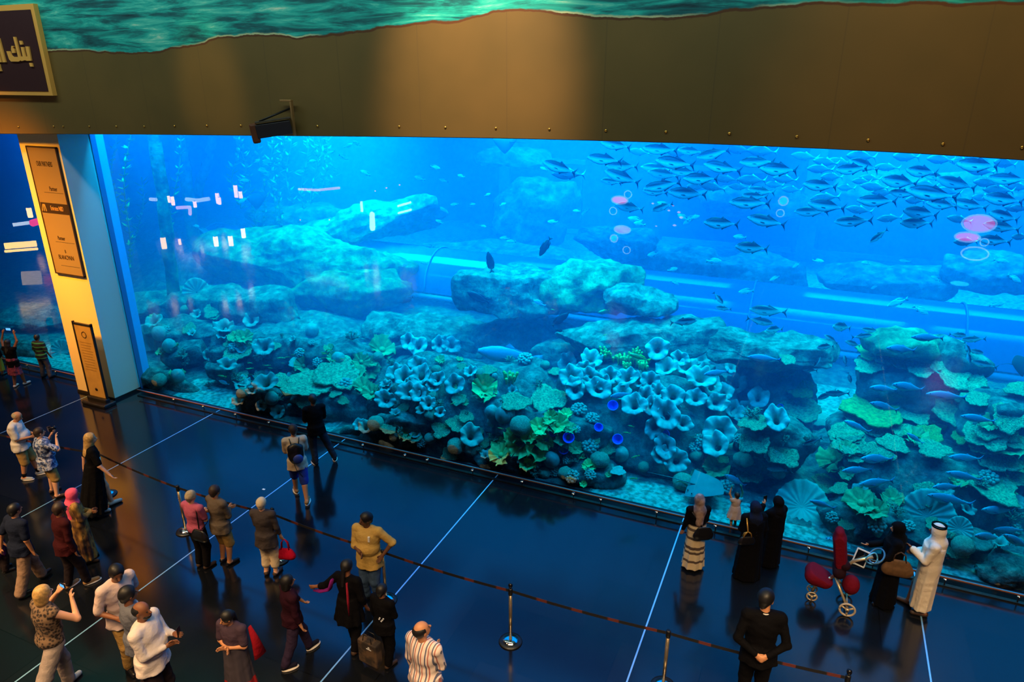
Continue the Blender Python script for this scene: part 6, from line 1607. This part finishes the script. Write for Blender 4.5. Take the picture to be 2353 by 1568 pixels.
A = person('person in black T-shirt and dark jeans standing at the kick rail', (705, 908), (735, 1066), -28, arms=('low_phone', 'low_phone'), legs='spreadR', skin='brown', hair=('short', hairB), top=(black, .42, .45, .012, 'tshirt'), bottom=('trousers', fab('dark_jeans', (40, 48, 60))), shoes=(darkt, sole_w))
phone(A, (A['hand'][0] + A['hand'][1]) / 2 + V3((0, .02, .03)), 'phone in the hands of the person in black T-shirt', lit=False)
# ---- the row behind the belt
A = person('silver haired person in pink T-shirt and rolled black trousers', (427, 1131), (468, 1303), 22, arms=('fold', 'fold'), skin='light', hair=('bun', hairG), top=(pinkt, .38, .50, .01, 'tshirt'), bottom=('trousers', black2), shoes=(sandal,))
bag(A, A['f'](.11, -.07, .50), (.28, .14, .24), leather, 'black shoulder bag of the person in pink', handle=.0, strap=[A['f'](.11, -.06, .58), A['sh'][0] + V3((-.02, -.06, .02)), A['sh'][0] + V3((-.03, .05, .03)), A['f'](.12, .06, .60), A['f'](.12, -.03, .56)])
person('person in grey brown shirt and khaki shorts with hands in front', (481, 1119), (521, 1294), 30, arms=('fold', 'fold'), legs='stand', skin='tan', w=1.08, hair=('short', hairBr), top=(greyb, .95, .44, .014, 'shirt'), bottom=('shorts', khaki), shoes=(leather,))
A = person('white haired person in grey cardigan and white cropped trousers', (590, 1147), (624, 1320), 6, arms=('hold', 'fold'), legs='stand', skin='light', w=1.02, hair=('short', hairW), top=(charcoal, .8, .40, .014, 'cardigan'), bottom=('capri', cream_f), shoes=(sandal,))
bag(A, A['hand'][0] + V3((.03, 0, -.30)), (.26, .16, .24), fab('crimson', (200, 16, 50)), 'crimson handbag carried by the white haired person', handle=.2)
A = person('person with moustache in yellow shirt and jeans resting one hand on a post', (838, 1177), (858, 1378), 196, arms=('fold', 'hip'), legs='stand', skin='dark', w=1.15, belly=.4, hair=('short', hairB), turn=42, nod=4, top=(yel, .55, .42, .014, 'shirt'), bottom=('trousers', denim), shoes=(leather,))
box('name_badge', tuple(A['chest'] + V3((-.105, .125, .03))), tuple(A['chest'] + V3((-.075, .15, .12))), mat('badge_white', (240, 236, 228), .5), A['root'])
tube('moustache', [A['hd'](-.016, .055, -.027), A['hd'](0, .062, -.024), A['hd'](.016, .055, -.027)], .005, hairB, A['root'], 6)
# ---- lower middle
person('person in dark maroon sweater and jeans walking past', (672, 1320), (684, 1516), 52, arms=('down', 'swing'), legs='strideL', skin='tan', hair=('bob', hairB), top=(fab('wine', (44, 14, 28)), .8, .47, .014), bottom=('trousers', fab('plum_jeans', (50, 38, 62))), shoes=(fab('navy_shoe', (24, 24, 40)), sole_w))
A = person('person in black tunic with a purple scarf and arm stretched out', (795, 1291), (812, 1492), 22, arms=('relaxed', 'out'), legs='stepL', lean=3, skin='brown', hair=('ponytail', hairB), dress=(black, .7, .36, .145, 'tunic'), bottom=('trousers', black2), shoes=(sandal,))
tube('scarf', [A['sh'][1] + V3((-.02, -.10, .0)), A['sh'][1] + V3((-.06, -.12, -.16)), A['elb'][1] + V3((-.02, -.06, -.06)), A['wri'][1] + V3((0, -.02, -.05))], [.05, .06, .05, .02], fab('violet_scarf', (120, 24, 110)), A['root'], 8, flat=.35)
tube('scarf_end', [A['neck'] + V3((.06, -.10, -.03)), A['chest'] + V3((.09, -.14, -.12)), A['chest'] + V3((.10, -.15, -.36))], [.022, .028, .024], fab('red_scarf', (150, 30, 50)), A['root'], 8, flat=.35)
A = person('person all in black with small white print carrying a carrier bag', (868, 1346), (890, 1524), 30, arms=('fold', 'hold'), legs='stepL', skin='brown', hair=('short', hairB), top=(black, .95, .44, .014, 'hoodie'), bottom=('trousers', black), shoes=(sandal,))
for i, (x, z) in enumerate([(.02, .66), (.05, .645), (.035, .625), (.065, .67), (.01, .64)]): box('print_patch', tuple(A['f'](x, -.088, z)), tuple(A['f'](x + .014, -.080, z + .010)), mat('print_white', (200, 200, 205), .6), A['root'])
cb = held('carrier_bag', 'black and brown carrier bag hanging beside the person in black', 'bag', A, A['f'](-.10, -.13, .22))
bm = bmesh.new(); bx(bm, V3((0, 0, 0)), (.34, .14, .40), None, .02); frombm('bag_body', bm, pattern('bag_print', [(.4, (34, 24, 18)), (.6, (84, 62, 42))], 8), cb)
for sy in (-1, 1): tube('handle', [(-.08, sy * .05, .19), (-.06, sy * .04, .30), (.06, sy * .04, .30), (.08, sy * .05, .19)], .007, leather, cb, 6)
box('logo', (.0, -.074, .10), (.09, -.0705, .115), mat('print_white', (200, 200, 205), .6), cb); box('logo', (.03, -.074, .125), (.06, -.0705, .145), MATS['print_white'], cb)
A = person('person in violet grey tunic and bordered skirt with folded arms', (529, 1397), (560, 1600), 198, arms=('crossed', 'crossed'), skin='tan', hair=('ponytail', hairB), turn=32, nod=14, top=(fab('violet_grey', (74, 58, 72)), .40, .50, .012, 'tunic'), dress=(pattern('border_skirt', [(0, (70, 20, 20)), (.10, (176, 60, 50)), (.17, (200, 160, 70)), (.19, (170, 22, 24)), (.30, (60, 52, 62)), (.99, (66, 56, 66))], .78, kind='wavez'), 0, .04, .15, 'skirt'), shoes=(sandal,))
tube('shawl', [A['sh'][0] + V3((.04, -.10, -.04)), A['f'](.13, -.10, .62), A['f'](.15, -.08, .52)], [.03, .06, .09], redf, A['root'], 10, flat=.35)
tube('shawl', [A['sh'][1] + V3((-.04, -.10, -.04)), A['f'](-.14, -.10, .60), A['f'](-.19, -.08, .46)], [.03, .07, .11], redf, A['root'], 10, flat=.35)
person('balding person in multicoloured striped shirt looking up at the tank', (936, 1431), (985, 1680), 32, arms=('fold', 'down'), skin='tan', w=1.08, hair=('balding', hairB), turn=25, nod=-12, top=(pattern('shirt_stripes', [(0, (226, 206, 196)), (.22, (92, 96, 120)), (.42, (226, 206, 196)), (.62, (176, 104, 92)), (.78, (226, 206, 196)), (.98, (226, 206, 196))], 12, kind='wavex'), .97, .47, .016, 'shirt'), bottom=('trousers', darkt), shoes=(leather,))
# ---- right hand group
A = person('person in beige headscarf, black cardigan and tiered cream skirt', (1604, 1137), (1591, 1304), -4, arms=('fold', 'hold'), skin='tan', hijab=(pattern('beige_scarf', [(.4, (120, 92, 84)), (.6, (176, 144, 128))], 9), .06), top=(black, .98, .52, .014, 'cardigan'), dress=(pattern('tiered', [(0, (84, 66, 56)), (.12, (216, 190, 150)), (.42, (92, 74, 62)), (.52, (216, 192, 154)), (.80, (88, 70, 58)), (.9, (214, 190, 150))], 2.2, kind='wavez'), 0, .03, .128, 'skirt'), shoes=(leather,))
bag(A, A['f'](.04, -.12, .56), (.24, .12, .28), leather, 'black leather bag on the back of the person in the tiered skirt', handle=.0, strap=[A['f'](.03, -.10, .62), A['sh'][1] + V3((.02, -.08, .0)), A['sh'][1] + V3((.03, .06, .03)), A['f'](-.02, .11, .66)])
A = person('small child in a pale dress with both arms up at the window', (1698, 1134), (1684, 1212), -8, arms=('raised', 'raised'), legs='stand', skin='tan', w=1.05, hair=('short', hairB), dress=(fab('pale_rose', (206, 178, 162)), .12, .30, .19, 'dress'), shoes=(sandal,), hres=.009)
A = person('person in black robe and navy headscarf with pale collar band', (1731, 1153), (1714, 1325), -4, arms=('relaxed', 'fold'), skin='tan', hijab=(navy, .16), robe=(black, .015, .155), shoes=(leather,))
tube('collar_band', [A['neck'] + A['Rm'] @ V3((.10 * math.cos(a), -.06 + .105 * math.sin(a) if math.sin(a) > 0 else -.06 + .075 * math.sin(a), -.11 - .20 * max(0, -math.sin(a)))) for a in [PI + i * PI / 10 for i in range(11)]], .016, fab('pale_band', (190, 176, 160)), A['root'], 6, flat=.5)
bag(A, A['f'](-.10, -.10, .57), (.26, .10, .18), leather, 'black bag with a broad gold strap on the navy scarfed person', strap=[A['f'](-.17, -.09, .56), A['f'](-.10, -.105, .70), A['sh'][1] + V3((.0, -.07, .03)), A['sh'][1] + V3((.0, .05, .03))], strap_m=gold_f, handle=.1)
A = person('person in black robe and black headscarf holding a phone to the face', (1773, 1139), (1767, 1297), -25, arms=('fold', 'face'), skin='tan', hijab=(black2, .04), robe=(black, .015, .13), shoes=(leather,))
tube('collar_band', [A['neck'] + V3((-.10, -.05, -.07)), A['neck'] + V3((0, -.10, -.15)), A['neck'] + V3((.10, -.05, -.07))], [.02, .045, .02], fab('tan_band', (196, 160, 124)), A['root'], 8, flat=.4)
phone(A, A['hand'][1] + V3((.03, .03, .02)), 'phone at the face of the black scarfed person', lit=False)
SUP = person('person in a black suit with hands clasped behind the back', (1752, 1358), (1722, 1630), 12, arms=('behind', 'behind'), legs='stand', skin='tan', w=1.0, hair=('short', hairB), turn=28, nod=10, top=(black, .97, .45, .022, 'suit_jacket'), bottom=('trousers', black), shoes=(leather,), curl=.9)
SU = [o for o in bpy.data.objects if o.get('label', '').startswith('person in a black suit')][0]
A = person('person in black robe and black headscarf pushing the red pushchair', (2060, 1199), (2026, 1384), -72, arms=('push', 'push'), skin='tan', hijab=(black, .22), robe=(black, .015, .145), shoes=(leather,))
PCH = A
bag(A, A['f'](-.15, -.03, .56), (.36, .16, .32), mat('brown_canvas', (112, 78, 44), .7, var=.3, scale=18), 'large brown patterned tote on the arm of the pushchair person', handle=.16, rz=PI / 2, strap_m=mat('brown_strap', (70, 46, 26), .6))
A = person('person in a white robe and white headdress with black band', (2139, 1200), (2110, 1405), -58, arms=('fold', 'phone'), legs='stepR', skin='brown', hijab=(fab('headcloth', (236, 222, 204), .04), .10), robe=(thobe, .07, .115), shoes=(sandal,))
for dz, rr in ((.0, .0), (.018, .002)):
    tube('head_band', [A['hd'](.052 * math.cos(a), -.008 + .062 * math.sin(a), .055 + dz) for a in [i * PI / 12 for i in range(25)]], .0065 * A['s'], black, A['root'], 8)
tube('shirt_collar', [SUP['neck'] + SUP['Rm'] @ V3((.062 * math.cos(a), .058 * math.sin(a) - .004, .012 - .012 * math.sin(a))) for a in [i * PI / 10 for i in range(21)]], .011, white, SU, 6)
# ---- pushchair
red_c = fab('pushchair_red', (116, 14, 34), .15); alu = mat('pushchair_metal', (214, 190, 150), .3, .6)
w1 = fl(1864, 1372); w2 = fl(1943, 1392)
u = (w1 - w2); u.z = 0; base = w2 + u * .5; ang = math.atan2(u.y, u.x)
pc = empty('pushchair', base, ang, 'dark red pushchair with pale wheels and an empty high seat', 'pushchair')
hl = u.length / 2
def wheel(x, y, r, w=.05):
    V, F = tube_vf([(r * .88 * math.cos(a), 0, r * .88 * math.sin(a)) for a in [i * PI / 14 for i in range(29)]], r * .14, 8); o = mesh('wheel', V, F, mat('tyre', (190, 170, 140), .6), pc); o.location = (x, y, r)
    for k in range(3):
        a = k * 2 * PI / 3 + .5; q = tube('spoke', [(0, 0, 0), (math.cos(a) * r * .85, 0, math.sin(a) * r * .85)], .016, alu, o, 6)
    V, F = lathe_vf([(0, -w / 2 - .006), (r * .22, -w / 2 - .004), (r * .22, w / 2 + .004), (0, w / 2 + .006)], 14); mesh('hub', [(v[0], v[2], v[1]) for v in V], F, alu, o)
wheel(hl, .10, .085); wheel(hl, -.10, .085); wheel(-hl, -.26, .125); wheel(-hl, .26, .125)
tube('rear_axle', [(-hl, -.24, .125), (-hl, .24, .125)], .014, alu, pc, 8)
tube('leg_frame', [(-hl, -.22, .14), (-hl * .5, -.10, .34), (-hl * .1, 0, .50)], .022, alu, pc, 8); tube('leg_frame', [(-hl, .22, .14), (-hl * .5, .10, .34), (-hl * .1, 0, .50)], .022, alu, pc, 8)
tube('front_frame', [(hl, 0, .12), (hl * .9, 0, .22), (hl * .3, 0, .40), (-hl * .1, 0, .52)], .026, alu, pc, 8)
tube('main_post', [(hl * .15, 0, .44), (-hl * .9, 0, .86), (-hl * 1.9, 0, 1.02)], .026, alu, pc, 8)
tube('handlebar', [(-hl * 2.08 + hl * .38 * math.cos(a), .19 * math.sin(a), 1.05 - .07 * math.cos(a)) for a in [i * PI / 12 for i in range(25)]], .014, mat('handle_foam', (70, 110, 130), .5), pc, 8)
Fd = Field(); Fd.cone((-hl * .25, 0, .80), (hl * .05, 0, 1.22), .10, .10, .03, .55); Fd.cone((hl * .05, 0, 1.22), (hl * .12, 0, 1.34), .10, .07, .02, .6); V, Fc = Fd.mesh(.014); np_mesh('seat_back', V, Fc, red_c, pc)
Fd = Field(); Fd.cone((-hl * .25, -.10, .66), (-hl * .25, .10, .66), .10, .10, .03); Fd.cone((-hl * .5, -.08, .72), (-hl * .5, .08, .80), .08, .08, .03); V, Fc = Fd.mesh(.014); np_mesh('seat_pan', V, Fc, fab('seat_dark', (40, 16, 24)), pc)
Fd = Field(); Fd.cone((hl * .45, -.06, .42), (hl * 1.05, -.06, .46), .13, .15, .03); Fd.cone((hl * .45, .06, .42), (hl * 1.05, .06, .46), .13, .15, .03); Fd.cut((-.5, 0, 1), .42); V, Fc = Fd.mesh(.014); np_mesh('front_basket', V, Fc, red_c, pc)
Fd = Field(); Fd.ell((-hl * 1.05, 0, .42), (.13, .15, .16), .02); V, Fc = Fd.mesh(.014); np_mesh('rear_bag', V, Fc, red_c, pc)
V, F = tube_vf([(.036 * math.cos(a), 0, .036 * math.sin(a)) for a in [i * PI / 12 for i in range(25)]], .009, 6); o = mesh('ring_badge', V, F, mat('ring_white', (230, 222, 210), .5), pc); o.location = (-hl * .2, -.18, .84)
tl_ = at(1983, 1262, world(PCH, V3((0, 0, 0))).y - .1)
tb = empty('tablet', at(1978, 1282, base.y + .05), R(YAW - 20), 'white framed tablet clipped to the pushchair handle', 'tablet'); 
bm = bmesh.new(); bx(bm, V3((0, 0, 0)), (.20, .014, .27), None, .01); frombm('case', bm, mat('tablet_white', (214, 222, 226), .4), tb); box('screen', (-.08, -.010, -.11), (.08, -.006, .11), mat('tablet_screen', (10, 16, 22), .1), tb); tb.rotation_euler = (R(-25), R(14), R(YAW - 25))
hb = empty('toy_hoop', at(2003, 1284, base.y + .02), R(YAW), 'pale blue hoop hanging at the pushchair handle', 'hoop')
tube('hoop', [(.09 * math.cos(a), .02 * math.sin(2 * a), .10 * math.sin(a)) for a in [i * PI / 12 for i in range(25)]], .012, mat('pale_blue_foam', (100, 190, 220), .5), hb, 8)
# litter
o = box('paper_scrap', (-.03, -.02, 0), (.03, .02, .004), MATS['badge_white']); p = fl(606, 1125); o.location = p; tag(o, 'tiny scrap of paper on the dark floor by the backpacker', 'paper')
print('people', round(time.time() - T0, 1))
# ------------------------------------------------------------------ water body
SIG = 1.0
def water_mat():
    m = bpy.data.materials.new('sea_water'); m.use_nodes = True
    nt = m.node_tree; N = nt.nodes; K = nt.links; N.clear()
    a = N.new('ShaderNodeVolumeAbsorption'); a.inputs['Color'].default_value = (.0, .984, .9988, 1); a.inputs['Density'].default_value = 2.0
    s = N.new('ShaderNodeVolumeScatter'); s.inputs['Color'].default_value = (.01, .46, 1.0, 1); s.inputs['Density'].default_value = .055; s.inputs['Anisotropy'].default_value = .0
    ad = N.new('ShaderNodeAddShader'); K.new(a.outputs[0], ad.inputs[0]); K.new(s.outputs[0], ad.inputs[1])
    o = N.new('ShaderNodeOutputMaterial'); K.new(ad.outputs[0], o.inputs['Volume'])
    return m
wat = box('tank_water', (XL + .3, .03, -.3), (XR - .3, 21.9, 8.6), water_mat())
tag(wat, kind='structure')

# ------------------------------------------------------------------ lights
def area(name, loc, size, energy, col, rot=(0, 0, 0), size_y=None, spread=180):
    l = bpy.data.lights.new(name, 'AREA'); l.shape = 'RECTANGLE'; l.size = size; l.size_y = size_y or size
    l.energy = energy; l.color = col; l.spread = R(spread)
    o = bpy.data.objects.new(name, l); C.objects.link(o); o.location = loc; o.rotation_euler = rot
    return o
def spot(name, loc, target, energy, col, ang=40, blend=.6, rad=.2):
    l = bpy.data.lights.new(name, 'SPOT'); l.energy = energy; l.color = col; l.spot_size = R(ang); l.spot_blend = blend; l.shadow_soft_size = rad
    o = bpy.data.objects.new(name, l); C.objects.link(o); o.location = loc
    d = Vector(target) - Vector(loc); o.rotation_euler = d.to_track_quat('-Z', 'Y').to_euler()
    return o
for (x, y, e, c, sx) in [(-20, 5, 620, (.2, .8, 1), 5), (-13, 5, 760, (.2, .8, 1), 6), (-6, 5, 1080, (.15, .75, 1), 6), (1, 5, 860, (.15, .75, 1), 5), (7, 5, 640, (.15, .75, 1), 5),
                     (-16.5, 10.5, 1600, (.05, 1, .5), 6)]:
    area('tank_light', (x, y, 8.5), sx, e, c, size_y=3.5, spread=84)
for (x, y, e, c, sx) in [(-22, 17, 1250, (.01, .40, 1), 8), (-8, 16, 3600, (.01, .44, 1), 10), (5, 16, 3900, (.01, .48, 1), 10)]:
    area('tank_haze_fill', (x, y, 8.5), sx, e, c, size_y=6, spread=100)  # added deep blue fill that brightens the haze of the far water
area('tank_fill_light', (-8, 10.5, 8.55), 34, 3300, (.01, .34, 1), size_y=20)
area('tank_front_fill', (-7, .45, 8.3), 26, 3600, (.01, .34, 1), size_y=.7, rot=(R(14), 0, 0))  # added blue fill for the reef faces turned to the hall
# warm lamps of the mall, behind and above the camera
area('mall_light', (-13, -12.5, 12), 5, 1300, (1, .60, .26), rot=(R(8), 0, R(-10)), spread=76)
area('mall_light', (-3, -13, 12), 5, 750, (1, .66, .34), rot=(R(8), 0, 0), spread=76)
area('mall_light', (4, -12, 12), 5, 1200, (1, .68, .36), rot=(R(12), 0, R(10)), spread=78)
pl_ = area('pillar_light', (-19.2, -6.2, 11), 1.2, 190, (1, .34, .01), spread=38)
pl_.rotation_euler = (Vector((-17.1, -.7, 3.2)) - pl_.location).to_track_quat('-Z', 'Y').to_euler()
area('mural_wash_fill', (-10, -5.0, 13.5), 26, 620, (.8, 1, .9), rot=(R(52), 0, 0), size_y=.8)  # added cool fill, not a mall lamp: lifts the printed sea
q = at(1095, 150, MURAL_Y); spot('mural_spot_light', (q.x + .5, -5.5, 13.5), q, 5200, (1, .60, .34), 34, .9)
q = at(480, 190, MURAL_Y); spot('mural_spot_light', (q.x - .5, -5.5, 13.0), q, 800, (1, .62, .2), 18, .9)
q = at(2230, 200, MURAL_Y); spot('mural_spot_light', (q.x + .5, -5.5, 13.0), q, 700, (1, .45, .05), 50, .9)
w = bpy.data.worlds.new('world'); sc.world = w; w.use_nodes = True
w.node_tree.nodes['Background'].inputs[0].default_value = (.02, .03, .05, 1); w.node_tree.nodes['Background'].inputs[1].default_value = .3

sc.view_settings.view_transform = 'Standard'; sc.view_settings.look = 'None'; sc.view_settings.gamma = 1
sc.view_settings.exposure = 0
cy = sc.cycles
cy.max_bounces = 8; cy.diffuse_bounces = 2; cy.glossy_bounces = 3; cy.transmission_bounces = 4; cy.transparent_max_bounces = 12; cy.volume_bounces = 0
cy.use_adaptive_sampling = True; cy.adaptive_threshold = .02
cy.use_denoising = True; cy.denoiser = 'OPENIMAGEDENOISE'
cy.caustics_reflective = False; cy.caustics_refractive = False
cy.sample_clamp_indirect = 4
print('script time', round(time.time() - T0, 1))
